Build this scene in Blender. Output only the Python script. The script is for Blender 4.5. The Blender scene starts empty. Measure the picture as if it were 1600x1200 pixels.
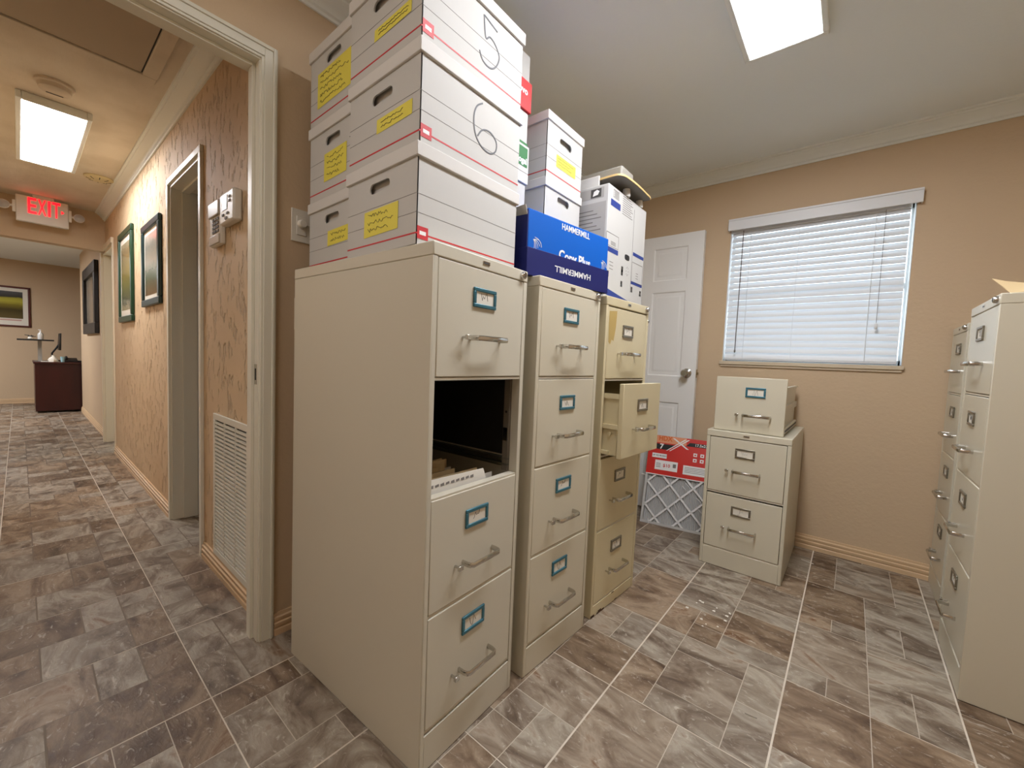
import bpy, math, random
from mathutils import Matrix, Vector
random.seed(7)
SC = bpy.context.scene
COL = SC.collection
PI = math.pi

# ------------------------------------------------------------------ camera
cam_d = bpy.data.cameras.new('camera')
cam = bpy.data.objects.new('camera', cam_d); COL.objects.link(cam)
RX = Vector((0.768, 0.639, 0.041)); UP = Vector((-0.069, 0.018, 0.997)); FW = Vector((-0.637, 0.769, -0.058))
FW.normalize(); RX = (RX - FW * RX.dot(FW)).normalized(); UP = RX.cross(FW)
cam.matrix_world = Matrix(((RX.x, UP.x, -FW.x, 0), (RX.y, UP.y, -FW.y, 0), (RX.z, UP.z, -FW.z, 1.0506), (0, 0, 0, 1)))
cam_d.sensor_width = 36; cam_d.lens = 638.95 / 1600 * 36
cam_d.clip_start = 0.02; cam_d.clip_end = 100
SC.camera = cam

# ------------------------------------------------------------------ world, exposure
w = bpy.data.worlds.new('world'); SC.world = w; w.use_nodes = True
w.node_tree.nodes['Background'].inputs[0].default_value = (0.80, 0.92, 1.0, 1)
w.node_tree.nodes['Background'].inputs[1].default_value = 4.2
SC.view_settings.view_transform = 'Standard'; SC.view_settings.look = 'None'
SC.view_settings.gamma = 1; SC.view_settings.use_curve_mapping = False
SC.view_settings.exposure = 0.25
ROOM_LIGHT = 33.0; HALL_LIGHT = 29.0; FAR_FILL = 75.0; NEAR_FILL = 12.5
SC.cycles.max_bounces = 10; SC.cycles.diffuse_bounces = 6

# ------------------------------------------------------------------ helpers
def lin(c):
    return tuple(((v / 255) / 12.92 if v / 255 <= .04045 else (((v / 255) + .055) / 1.055) ** 2.4) for v in c) + (1.0,)

def mat(name, col, rough=.5, metal=0, bump=None, var=None, emit=None, trans=0, spec=.5, coat=0, alpha=1):
    """bump = (scale, strength, kind, stretch); var = (colour2, scale, lo, hi)"""
    m = bpy.data.materials.new(name); m.use_nodes = True
    nt = m.node_tree; b = nt.nodes['Principled BSDF']
    b.inputs['Base Color'].default_value = lin(col); b.inputs['Roughness'].default_value = rough
    b.inputs['Metallic'].default_value = metal; b.inputs['Specular IOR Level'].default_value = spec
    b.inputs['Coat Weight'].default_value = coat
    if trans: b.inputs['Transmission Weight'].default_value = trans
    if alpha < 1: b.inputs['Alpha'].default_value = alpha
    if emit:
        b.inputs['Emission Color'].default_value = lin(emit[0]); b.inputs['Emission Strength'].default_value = emit[1]
    tc = nt.nodes.new('ShaderNodeTexCoord')
    def mapped(stretch):
        mp = nt.nodes.new('ShaderNodeMapping'); mp.inputs['Scale'].default_value = stretch
        nt.links.new(tc.outputs['Object'], mp.inputs[0]); return mp.outputs[0]
    if var:
        n = nt.nodes.new('ShaderNodeTexNoise'); n.inputs['Scale'].default_value = var[1]; n.inputs['Detail'].default_value = 5
        nt.links.new(mapped(var[4] if len(var) > 4 else (1, 1, 1)), n.inputs[0])
        r = nt.nodes.new('ShaderNodeValToRGB'); r.color_ramp.elements[0].position = var[2]; r.color_ramp.elements[1].position = var[3]
        r.color_ramp.elements[0].color = lin(col); r.color_ramp.elements[1].color = lin(var[0])
        nt.links.new(n.outputs[0], r.inputs[0]); nt.links.new(r.outputs[0], b.inputs['Base Color'])
    if bump:
        n = nt.nodes.new('ShaderNodeTexNoise'); n.inputs['Scale'].default_value = bump[0]; n.inputs['Detail'].default_value = 4
        nt.links.new(mapped(bump[3] if len(bump) > 3 else (1, 1, 1)), n.inputs[0])
        src = n.outputs[0]
        n.inputs['Roughness'].default_value = .55
        if len(bump) > 2 and bump[2] == 'pits':
            r = nt.nodes.new('ShaderNodeValToRGB'); r.color_ramp.elements[0].position = .33; r.color_ramp.elements[1].position = .43
            nt.links.new(src, r.inputs[0]); src = r.outputs[0]
        bp = nt.nodes.new('ShaderNodeBump'); bp.inputs['Strength'].default_value = bump[1]; bp.inputs['Distance'].default_value = .012 if len(bump) > 2 and bump[2] == 'pits' else .004
        nt.links.new(src, bp.inputs['Height']); nt.links.new(bp.outputs[0], b.inputs['Normal'])
    return m

class MB:
    def __init__(s): s.v = []; s.f = []; s.m = []; s.T = None
    def add(s, vs, fs, mi=0):
        o = len(s.v)
        s.v += [tuple(s.T @ Vector(p)) if s.T else tuple(p) for p in vs]
        for f in fs: s.f.append([o + i for i in f]); s.m.append(mi)
        return s
    def box(s, x0, x1, y0, y1, z0, z1, mi=0):
        if x0 > x1: x0, x1 = x1, x0
        if y0 > y1: y0, y1 = y1, y0
        if z0 > z1: z0, z1 = z1, z0
        vs = [(x, y, z) for z in (z0, z1) for y in (y0, y1) for x in (x0, x1)]
        return s.add(vs, [(0, 2, 3, 1), (4, 5, 7, 6), (0, 1, 5, 4), (2, 6, 7, 3), (0, 4, 6, 2), (1, 3, 7, 5)], mi)
    def hexa(s, b, t, mi=0):
        return s.add(list(b) + list(t), [(3, 2, 1, 0), (4, 5, 6, 7), (0, 1, 5, 4), (1, 2, 6, 5), (2, 3, 7, 6), (3, 0, 4, 7)], mi)
    def quad(s, pts, mi=0): return s.add(pts, [tuple(range(len(pts)))], mi)
    def loft(s, rings, mi=0, cap=True, close=True):
        n = len(rings[0]); vs = [p for r in rings for p in r]; fs = []
        for i in range(len(rings) - 1):
            for j in range(n if close else n - 1):
                k = (j + 1) % n
                fs.append((i * n + j, i * n + k, (i + 1) * n + k, (i + 1) * n + j))
        if cap: fs.append(tuple(range(n))[::-1]); fs.append(tuple((len(rings) - 1) * n + j for j in range(n)))
        return s.add(vs, fs, mi)
    def cyl(s, p0, p1, r, n=16, mi=0, r2=None):
        p0 = Vector(p0); p1 = Vector(p1); d = (p1 - p0).normalized()
        a = d.orthogonal().normalized(); b = d.cross(a); r2 = r if r2 is None else r2
        return s.loft([[p + (a * math.cos(2 * PI * j / n) + b * math.sin(2 * PI * j / n)) * q for j in range(n)] for p, q in ((p0, r), (p1, r2))], mi)
    def lathe(s, prof, c=(0, 0, 0), ax='z', n=24, mi=0, sgn=1):
        rings = []
        for r, h in prof:
            ring = []
            for j in range(n):
                a = 2 * PI * j / n; u = r * math.cos(a); v = r * math.sin(a); h2 = h * sgn
                p = {'z': (u, v, h2), 'x': (h2, u, v), 'y': (u, h2, v)}[ax]
                ring.append((c[0] + p[0], c[1] + p[1], c[2] + p[2]))
            rings.append(ring)
        return s.loft(rings, mi)
    def tube(s, pts, r, n=8, mi=0, rz=None, up=(0, 0, 1)):
        pts = [Vector(p) for p in pts]; up = Vector(up); rz = rz or r; rings = []
        for i, p in enumerate(pts):
            a = pts[max(i - 1, 0)]; b = pts[min(i + 1, len(pts) - 1)]; t = (b - a).normalized()
            sd = t.cross(up)
            sd = t.orthogonal() if sd.length < 1e-4 else sd
            sd.normalize(); nn = sd.cross(t).normalized()
            rings.append([p + sd * math.cos(2 * PI * (j + .5) / n) * r + nn * math.sin(2 * PI * (j + .5) / n) * rz for j in range(n)])
        return s.loft(rings, mi)
    def prism(s, poly, ax, a0, a1, mi=0):
        """poly in the two other axes, in x<y<z order"""
        def P(u, v, a): return {'x': (a, u, v), 'y': (u, a, v), 'z': (u, v, a)}[ax]
        return s.loft([[P(u, v, a0) for u, v in poly], [P(u, v, a1) for u, v in poly]], mi)
    def build(s, name, mats, parent=None, bevel=0, seg=2, smooth=True, loc=None, rot=None):
        me = bpy.data.meshes.new(name); me.from_pydata(s.v, [], s.f); me.validate()
        import bmesh
        bm = bmesh.new(); bm.from_mesh(me); bmesh.ops.recalc_face_normals(bm, faces=bm.faces); bm.to_mesh(me); bm.free()
        for m in (mats if isinstance(mats, (list, tuple)) else [mats]): me.materials.append(m)
        if len(me.polygons) == len(s.m): me.polygons.foreach_set('material_index', s.m)
        if smooth:
            me.shade_smooth(); me.set_sharp_from_angle(angle=math.radians(35))
        o = bpy.data.objects.new(name, me); COL.objects.link(o)
        if parent: o.parent = parent
        if loc: o.location = loc
        if rot: o.rotation_euler = rot
        if bevel:
            b = o.modifiers.new('bevel', 'BEVEL'); b.width = bevel; b.segments = seg; b.limit_method = 'ANGLE'; b.angle_limit = math.radians(50)
        return o

def tag(o, label=None, cat=None, group=None, kind=None):
    if label: o['label'] = label
    if cat: o['category'] = cat
    if group: o['group'] = group
    if kind: o['kind'] = kind
    return o
def thing(name, loc, rz, label, cat, group=None):
    o = bpy.data.objects.new(name, None); COL.objects.link(o); o.location = loc; o.rotation_euler = (0, 0, rz)
    o.empty_display_size = .1
    return tag(o, label, cat, group)
def struct(o): o['kind'] = 'structure'; return o

def text(name, s, size, m, parent, M, ext=.0004, align='CENTER', bold=0, sx=1, width=None):
    cu = bpy.data.curves.new(name, 'FONT'); cu.body = s; cu.size = size; cu.extrude = ext; cu.align_x = align; cu.align_y = 'CENTER'
    cu.offset = bold; cu.resolution_u = 3
    t = bpy.data.objects.new(name + '_curve', cu); COL.objects.link(t)
    dg = bpy.context.evaluated_depsgraph_get()
    me = bpy.data.meshes.new_from_object(t.evaluated_get(dg)); bpy.data.objects.remove(t); bpy.data.curves.remove(cu)
    if width:
        xs = [v.co.x for v in me.vertices]; sx = width / (max(xs) - min(xs))
    me.transform(M @ Matrix.Diagonal((sx, 1, 1, 1))); me.materials.clear(); me.materials.append(m)
    o = bpy.data.objects.new(name, me); COL.objects.link(o); o.parent = parent
    return o
def face_x(x, y, z, rot=0):   # text on a face looking to +x, reading along +y
    return Matrix.Translation((x, y, z)) @ Matrix(((0, 0, 1, 0), (1, 0, 0, 0), (0, 1, 0, 0), (0, 0, 0, 1))) @ Matrix.Rotation(rot, 4, 'Z')
def face_ym(x, y, z, rot=0):  # text on a face looking to -y, reading along +x
    return Matrix.Translation((x, y, z)) @ Matrix(((1, 0, 0, 0), (0, 0, -1, 0), (0, 1, 0, 0), (0, 0, 0, 1))) @ Matrix.Rotation(rot, 4, 'Z')

# ------------------------------------------------------------------ materials
M_wall = mat('tan_wall_paint', (204, 180, 148), .75, bump=(60, .35), var=((200, 176, 146), 1.5, .35, .7))
M_hall = mat('hall_knockdown_plaster', (214, 188, 152), .7, bump=(34, 1.0, 'pits', (1, 1, .42)), var=((206, 178, 140), 2, .35, .7))
M_ceil = mat('ceiling_paint', (234, 240, 240), .85, bump=(90, .12))
M_hceil = mat('hall_ceiling_plaster', (220, 210, 192), .85, bump=(9, .6, 'n', (.5, 2.2, 1)), var=((208, 196, 176), 4, .4, .65))
M_crown = mat('crown_paint', (232, 236, 232), .5)
M_trim = mat('door_trim_paint', (226, 223, 208), .38, bump=(40, .06))
M_base = mat('baseboard_paint', (214, 184, 146), .5, bump=(50, .1))
M_door = mat('white_door_paint', (236, 236, 233), .4)
M_gray = mat('greige_cabinet_paint', (204, 199, 182), .36, bump=(500, .02))
M_gray2 = mat('warm_cabinet_paint', (206, 199, 178), .34, bump=(500, .02))
M_tan = mat('yellowish_cabinet_paint', (208, 196, 160), .36, bump=(500, .02), var=((202, 188, 150), 6, .5, .8))
M_rgt = mat('beige_cabinet_paint', (206, 200, 180), .28, bump=(500, .02))
M_rail = mat('light_rail_edge', (205, 198, 180), .3)
M_dark = mat('near_black_recess', (30, 28, 25), .55)  # near black; in the drawer bay it carries painted shade
M_chrome = mat('chrome', (205, 203, 198), .16, 1)
M_teal = mat('teal_label_frame', (66, 118, 134), .3, .35)
M_steel = mat('steel_label_frame', (136, 130, 116), .3, .8)
M_card = mat('white_card', (226, 221, 208), .7)
M_ink = mat('ink', (70, 68, 66), .7)
M_black = mat('black', (18, 17, 17), .5)
M_box = mat('white_carton', (194, 193, 189), .72, bump=(14, .12, 'n', (1, 1, .3)))
M_lid = mat('white_carton_lid', (210, 208, 204), .7)
M_note = mat('yellow_note', (226, 214, 84), .7)
M_red = mat('red_print', (196, 38, 44), .55)
M_line = mat('grey_print', (120, 116, 112), .7)
M_pencil = mat('marker_grey', (88, 90, 94), .6)
M_blue = mat('bright_blue_carton', (2, 92, 190), .6, spec=.2)
M_navy = mat('navy_carton', (24, 30, 96), .55, spec=.3)
M_bprint = mat('blue_print', (36, 58, 134), .6)
M_green = mat('green_print', (34, 112, 54), .55)
M_white = mat('white_print', (236, 236, 234), .6)
M_folder = mat('manila_folder', (196, 174, 134), .75, var=((178, 152, 110), 8, .4, .7))
M_paper = mat('paper', (224, 220, 210), .75)
M_plastic = mat('white_plastic', (222, 217, 205), .4)
M_glass = mat('window_glass', (245, 250, 255), .02, trans=1)
M_slat = mat('blind_slat_white', (226, 228, 230), .45)
M_frame_g = mat('dark_green_frame', (24, 62, 40), .35)
M_frame_t = mat('dark_teal_frame', (30, 58, 60), .35)
M_frame_b = mat('black_frame', (24, 22, 22), .4)
M_cherry = mat('cherry_wood', (60, 16, 10), .35, var=((46, 10, 7), 6, .4, .7, (1, 1, .2)))
M_wood = mat('light_board_edge', (222, 190, 130), .5)
M_greyb = mat('grey_board_underside', (120, 116, 110), .6)
M_pleat = mat('filter_media', (206, 206, 204), .9)
M_exitred = mat('lit_red_letters', (255, 20, 30), .4, emit=((255, 12, 24), 3.0))
M_grime = mat('rust', (70, 48, 30), .8)
M_tape = mat('old_tape_residue', (186, 160, 96), .6)
M_lens = mat('lamp_lens', (225, 225, 220), .1, trans=.4)
M_lcd = mat('lcd', (120, 128, 116), .3)
M_grout = mat('grout', (222, 212, 196), .8, var=((205, 194, 176), 6, .4, .7))
M_grout_r = mat('pale_thin_grout', (196, 186, 170), .8)
M_grout_d = mat('thin_grout', (128, 116, 102), .8)

def mat_light(name, strength):
    m = mat(name, (255, 255, 252), .6, emit=((244, 245, 250), strength)); return m
M_lightr = mat_light('room_diffuser', ROOM_LIGHT); M_lighth = mat_light('hall_diffuser', HALL_LIGHT); M_fillf = mat_light('far_fill_diffuser', FAR_FILL); M_filln = mat_light('near_fill_diffuser', NEAR_FILL)

def floor_mat():
    m = bpy.data.materials.new('slate_vinyl'); m.use_nodes = True; nt = m.node_tree; b = nt.nodes['Principled BSDF']; L = nt.links.new
    tc = nt.nodes.new('ShaderNodeTexCoord'); at = nt.nodes.new('ShaderNodeAttribute'); at.attribute_name = 'tone'
    sep = nt.nodes.new('ShaderNodeSeparateColor'); L(at.outputs['Color'], sep.inputs[0])
    # shift the pattern per stone so veins break at the joints
    off = nt.nodes.new('ShaderNodeVectorMath'); off.operation = 'SCALE'; off.inputs['Scale'].default_value = 40; L(at.outputs['Color'], off.inputs[0])
    ad = nt.nodes.new('ShaderNodeVectorMath'); ad.operation = 'ADD'; L(tc.outputs['Object'], ad.inputs[0]); L(off.outputs[0], ad.inputs[1])
    mp = nt.nodes.new('ShaderNodeMapping'); mp.inputs['Rotation'].default_value = (0, 0, .5); mp.inputs['Scale'].default_value = (1, 1.9, 1); L(ad.outputs[0], mp.inputs[0])
    n1 = nt.nodes.new('ShaderNodeTexNoise'); n1.inputs['Scale'].default_value = 4.2; n1.inputs['Detail'].default_value = 8; n1.inputs['Roughness'].default_value = .62; n1.inputs['Distortion'].default_value = 1.3; L(mp.outputs[0], n1.inputs[0])
    n2 = nt.nodes.new('ShaderNodeTexNoise'); n2.inputs['Scale'].default_value = 16; n2.inputs['Detail'].default_value = 9; n2.inputs['Roughness'].default_value = .7; n2.inputs['Distortion'].default_value = 2.2; L(mp.outputs[0], n2.inputs[0])
    r1 = nt.nodes.new('ShaderNodeValToRGB'); cr = r1.color_ramp
    cols = ((.27, (84, 70, 58)), (.40, (128, 114, 100)), (.50, (158, 148, 134)), (.60, (186, 179, 166)), (.72, (136, 106, 80)))
    cr.elements[0].position = cols[0][0]; cr.elements[0].color = lin(cols[0][1]); cr.elements[1].position = cols[-1][0]; cr.elements[1].color = lin(cols[-1][1])
    for p, c in cols[1:-1]: e = cr.elements.new(p); e.color = lin(c)
    L(n1.outputs[0], r1.inputs[0])
    # per stone tone: brightness and hue (brown <-> grey)
    ramp2 = nt.nodes.new('ShaderNodeValToRGB'); c2 = ramp2.color_ramp
    c2.elements[0].color = lin((172, 154, 138)); c2.elements[1].color = lin((240, 236, 230)); e = c2.elements.new(.25); e.color = lin((222, 202, 182)); e = c2.elements.new(.6); e.color = lin((228, 224, 220))
    L(sep.outputs[0], ramp2.inputs[0])
    mx = nt.nodes.new('ShaderNodeMix'); mx.data_type = 'RGBA'; mx.blend_type = 'MULTIPLY'; mx.inputs[0].default_value = 1
    L(r1.outputs[0], mx.inputs[6]); L(ramp2.outputs[0], mx.inputs[7])
    # pale veins
    r3 = nt.nodes.new('ShaderNodeValToRGB'); r3.color_ramp.elements[0].position = .57; r3.color_ramp.elements[1].position = .70; r3.color_ramp.elements[0].color = (0, 0, 0, 1); r3.color_ramp.elements[1].color = (.75, .75, .75, 1)
    L(n2.outputs[0], r3.inputs[0])
    mx2 = nt.nodes.new('ShaderNodeMix'); mx2.data_type = 'RGBA'; L(r3.outputs[0], mx2.inputs[0]); L(mx.outputs[2], mx2.inputs[6]); mx2.inputs[7].default_value = lin((206, 198, 184))
    L(mx2.outputs[2], b.inputs['Base Color'])
    b.inputs['Roughness'].default_value = .42; b.inputs['Specular IOR Level'].default_value = .4
    bp = nt.nodes.new('ShaderNodeBump'); bp.inputs['Strength'].default_value = .35; bp.inputs['Distance'].default_value = .004; L(n2.outputs[0], bp.inputs['Height']); L(bp.outputs[0], b.inputs['Normal'])
    return m
M_floor = floor_mat()

# ------------------------------------------------------------------ shell
ZC = 2.35; XW = -1.58; XH = -1.68; YF = 2.995; XR = 1.06; YN = -1.0; YH = .578; YHL = -.47; XHD = -5.9
def make_floor():
    px, py = .4372, .4345; ox, oy = -.5406, .351
    X0, X1, Y0, Y1 = -10.7, 1.1, -3.0, 3.0
    pats = [[(0,0,1,1),(1,0,1,1),(2,0,1,2),(3,0,1,2),(2,2,2,2),(0,1,2,3)],
            [(0,0,2,1),(2,0,1,1),(3,0,1,2),(0,1,2,2),(2,1,1,1),(2,2,2,2),(0,3,2,1)],
            [(0,0,2,2),(2,0,2,4),(0,2,1,1),(1,2,1,1),(0,3,2,1)],
            [(0,0,1,2),(1,0,2,1),(3,0,1,2),(1,1,2,2),(0,2,1,2),(3,2,1,2),(1,3,2,1)]]
    hall = [[(0,0,1,2),(0,2,1,2),(1,0,2,1),(1,1,2,2),(1,3,2,1),(3,0,1,1),(3,1,1,2),(3,3,1,1)],
            [(0,0,2,2),(0,2,2,1),(0,3,1,1),(1,3,1,1),(2,0,1,1),(3,0,1,1),(2,1,2,2),(2,3,2,1)],
            [(0,0,1,1),(0,1,2,2),(1,0,2,1),(3,0,1,2),(2,1,1,2),(0,3,2,1),(3,2,1,2),(2,3,1,1)]]
    b = MB(); tones = []
    rnd = random.Random(11)
    i0 = math.floor((X0 - ox) / px); i1 = math.ceil((X1 - ox) / px); j0 = math.floor((Y0 - oy) / py); j1 = math.ceil((Y1 - oy) / py)
    for i in range(i0, i1):
        for j in range(j0, j1):
            tx, ty = ox + i * px, oy + j * py
            inhall = tx < -1.55
            if not inhall and (i, j) in ((1, 2), (1, 3), (1, 4), (1, 1)): pat, fx, fy = pats[0], 0, 0
            else: pat = rnd.choice(hall if inhall else pats); fx = rnd.random() < .5; fy = rnd.random() < .5
            for (u, v, a, c) in pat:
                if fx: u = 4 - u - a
                if fy: v = 4 - v - c
                g = .0012; gy = .0022 if inhall else .0012
                e0 = .0026
                xa = tx + u * px / 4 + (e0 if u == 0 else g); xb = tx + (u + a) * px / 4 - (e0 if u + a == 4 else g)
                ya = ty + v * py / 4 + ((.0018 if not inhall else e0) if v == 0 else gy); yb = ty + (v + c) * py / 4 - ((.0018 if not inhall else e0) if v + c == 4 else gy)
                xa = max(xa, X0); xb = min(xb, X1); ya = max(ya, Y0); yb = min(yb, Y1)
                if xb <= xa or yb <= ya: continue
                b.quad([(xa, ya, 0), (xb, ya, 0), (xb, yb, 0), (xa, yb, 0)], 0); tones.append((rnd.random(), rnd.random(), rnd.random(), 1))
            # thin joints under each tile
            b.quad([(max(tx + e0, X0), max(ty + .0016, Y0), -.0006), (min(tx + px - e0, X1), max(ty + .0016, Y0), -.0006), (min(tx + px - e0, X1), min(ty + py - .0016, Y1), -.0006), (max(tx + e0, X0), min(ty + py - .0016, Y1), -.0006)], 2 if inhall else 3); tones.append((0, 0, 0, 1))
    b.quad([(X0, Y0, -.001), (X1, Y0, -.001), (X1, Y1, -.001), (X0, Y1, -.001)], 1); tones.append((0, 0, 0, 1))
    b.box(X0, X1, Y0, Y1, -.1, -.0012, 1); tones += [(0, 0, 0, 1)] * 6
    me = bpy.data.meshes.new('floor'); me.from_pydata(b.v, [], b.f)
    for m in (M_floor, M_grout, M_grout_d, M_grout_r): me.materials.append(m)
    me.polygons.foreach_set('material_index', b.m)
    ca = me.color_attributes.new('tone', 'FLOAT_COLOR', 'CORNER')
    k = 0
    for p, t in zip(me.polygons, tones):
        for li in p.loop_indices: ca.data[li].color = t
    o = bpy.data.objects.new('floor', me); COL.objects.link(o); struct(o)
make_floor()

def S(name, b, m, **k): return struct(b.build(name, m, **k))
# room walls
b = MB(); b.box(XH, XW, YN, -.33, 0, ZC); b.box(XH, XW, -.33, .53, 2.015, ZC); b.box(XH, XW, .53, YF, 0, ZC); S('wall_left', b, M_wall, smooth=False)
WX0, WX1, WZ0, WZ1 = -.672, .200, 1.105, 1.985
b = MB(); b.box(XH, WX0, YF, YF + .14, 0, ZC); b.box(WX1, XR + .1, YF, YF + .14, 0, ZC); b.box(WX0, WX1, YF, YF + .14, 0, WZ0); b.box(WX0, WX1, YF, YF + .14, WZ1, ZC)
S('wall_back', b, M_wall, smooth=False)
b = MB(); b.box(XR, XR + .1, YN, YF, 0, ZC); S('wall_right', b, M_wall, smooth=False)
b = MB(); b.box(XH, XR + .1, YN - .1, YN, 0, ZC); S('wall_front', b, M_wall, smooth=False)
b = MB(); b.box(XH, XR + .1, YN - .1, YF + .14, ZC, ZC + .1); S('ceiling', b, M_ceil, smooth=False)
# hall
D1a, D1b = -3.12, -2.475      # first doorway in the hall wall
D2a, D2b = -6.08, -5.38
b = MB()
b.box(D1b, XH, YH, .70, 0, ZC); b.box(D1a, D1b, YH, .70, 1.985, ZC); b.box(D2b, D1a, YH, .70, 0, ZC); b.box(D2a, D2b, YH, .70, 1.985, ZC); b.box(-6.3, D2a, YH, .70, 0, ZC)
S('wall_hall_right', b, M_hall, smooth=False)
b = MB(); b.box(XHD - .12, XH, YHL - .1, YHL, 0, ZC); S('wall_hall_left', b, M_hall, smooth=False)
b = MB(); b.box(XHD - .12, XHD, YHL, YH, 1.98, ZC); S('wall_header', b, M_wall, smooth=False)
b = MB(); b.box(XHD - .12, XH, YHL - .1, YF, ZC, ZC + .1); S('ceiling_hall', b, M_hceil, smooth=False)
# closed rooms behind the two doorways
b = MB(); b.box(-6.4, XH, 1.9, 2.0, 0, ZC); b.box(-4.4, -4.3, .70, 1.9, 0, ZC); S('wall_side_rooms', b, M_ceil, smooth=False)
# far room
b = MB(); b.box(-10.7, -10.6, -3, 2.6, 0, ZC); S('wall_far_room_back', b, M_wall, smooth=False)
b = MB(); b.box(-8.95, -6.3, .6, .70, 0, ZC); S('wall_far_room_right', b, M_wall, smooth=False)
b = MB(); b.box(-10.7, -8.85, 2.5, 2.6, 0, ZC); b.box(-8.95, -8.85, .70, 2.5, 0, ZC); S('wall_far_room_side', b, M_wall, smooth=False)
b = MB(); b.box(-10.7, XHD - .12, -3.1, -3, 0, ZC); b.box(XHD - .12, XHD, -3, YHL, 0, ZC); S('wall_far_room_left', b, M_wall, smooth=False)
b = MB(); b.box(-10.7, XHD - .12, -3.1, 2.6, ZC, ZC + .1); S('ceiling_far_room', b, M_ceil, smooth=False)

# crown mouldings : profile (distance from wall, z)
CP = [(0, -.072), (.008, -.072), (.010, -.062), (.018, -.058), (.020, -.050), (.030, -.040), (.046, -.022), (.056, -.016), (.058, -.010), (.070, -.008), (.072, 0), (0, 0)]
def run(name, prof, z, axis, c, sgn, a0, a1, m, zs=1):
    b = MB(); poly = [(c + sgn * d, z + h * zs) for d, h in prof]
    b.prism(poly, axis, a0, a1); return S(name, b, m)
run('trim_crown_back', CP, ZC, 'x', YF, -1, XW, XR, M_crown)
run('trim_crown_left', CP, ZC, 'y', XW, 1, YN, YF, M_crown)
run('trim_crown_right', CP, ZC, 'y', XR, -1, YN, YF, M_crown)
run('trim_crown_hall', CP, ZC, 'x', YH, -1, XHD, XH, M_crown, 1)
BP = [(0, 0), (.014, 0), (.014, .022), (.010, .026), (.014, .032), (.014, .046), (.009, .050), (.012, .056), (.012, .066), (.007, .070), (.006, .082), (0, .082)]
run('baseboard_back', BP, 0, 'x', YF, -1, XW, XR, M_base)
run('baseboard_left', BP, 0, 'y', XW, 1, .58, YF, M_base)
run('baseboard_right', BP, 0, 'y', XR, -1, YN, YF, M_base)
run('baseboard_hall', BP, 0, 'x', YH, -1, D2b, D1a - .035, M_base)
run('baseboard_hall_near', BP, 0, 'x', YH, -1, D1b + .035, XH, M_base)
run('baseboard_far_room', BP, 0, 'x', .6, -1, -8.95, D2a - .06, M_base)
run('baseboard_far_back', BP, 0, 'y', -10.6, 1, -3, 2.5, M_base)

# doorway into the records room: jamb, stop, casing
b = MB()
jy, jt = .527, 2.012
b.box(XH - .004, XW + .002, jy, .545, 0, jt); b.box(XH - .004, XW + .002, -.345, -.327, 0, jt); b.box(XH - .004, XW + .002, -.345, .545, jt, jt + .02)
b.box(XH + .03, XW - .034, jy - .011, jy, 0, jt); b.box(XH + .03, XW - .034, -.327, -.316, 0, jt); b.box(XH + .03, XW - .034, -.316, jy - .011, jt - .011, jt)
def casing(x0, sg):
    for (a, c, t) in ((0, .008, .009), (.008, .034, .013), (.034, .042, .018), (.042, .047, .015)):
        b.box(x0, x0 + sg * t, jy + .004 + a, jy + .004 + c, 0, jt + .004 + c)
        b.box(x0, x0 + sg * t, -.331 - c, -.331 - a, 0, jt + .004 + c)
        b.box(x0, x0 + sg * t, -.331 - a, jy + .004 + a, jt + .004 + a, jt + .004 + c)
casing(XW, 1); casing(XH, -1)
t1 = S('trim_1', b, M_trim, bevel=.0015)
b = MB(); b.box(XW - .03, XW - .008, jy - .0015, jy, .93, 1.0, 0); b.box(XW - .024, XW - .014, jy - .002, jy - .001, .945, .985, 1); b.build('strike_plate', [M_chrome, M_black], t1)
# hall doorway one
b = MB()
for (x0, x1) in ((D1a - .03, D1a + .004), (D1b - .004, D1b + .03)):
    b.box(x0, x1, YH - .014, YH, 0, 1.981)
b.box(D1a - .03, D1b + .03, YH - .014, YH, 1.981, 2.012)
b.box(D1a - .002, D1a + .018, YH - .002, .76, 0, 1.985); b.box(D1b - .018, D1b + .002, YH - .002, .70, 0, 1.985); b.box(D1a, D1b, YH - .002, .76, 1.965, 1.987)
b.box(D1a + .018, D1a + .030, .628, .70, 0, 1.967); b.box(D1a, D1b, .628, .665, 1.953, 1.967)
t2 = S('trim_2', b, M_trim, bevel=.0015)
b = MB(); b.box(D1a + .029, D1a + .032, .705, .73, .985, 1.045, 0); b.box(D1a + .0315, D1a + .033, .71, .724, 1.0, 1.03, 1); b.build('latch_plate', [M_chrome, M_black], t2)
b = MB(); b.box(D1a - .06, D1a + .03, .702, .738, .01, 1.96); d2 = S('door_2', b, M_door, bevel=.002)
# hall doorway two
b = MB()
b.box(D2a - .05, D2a, YH - .02, YH, 0, 1.985); b.box(D2b, D2b + .035, YH - .012, YH, 0, 1.985); b.box(D2a - .05, D2b + .035, YH - .02, YH, 1.985, 2.035)
b.box(D2a - .002, D2a + .018, YH - .002, .74, 0, 1.985); b.box(D2b - .018, D2b + .002, YH - .002, .70, 0, 1.985); b.box(D2a, D2b, YH - .002, .70, 1.965, 1.987)
b.box(D2a + .018, D2a + .03, .64, .66, 0, 1.967)
S('trim_3', b, mat('bright_trim_paint', (226, 214, 188), .4), bevel=.0015)

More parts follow.
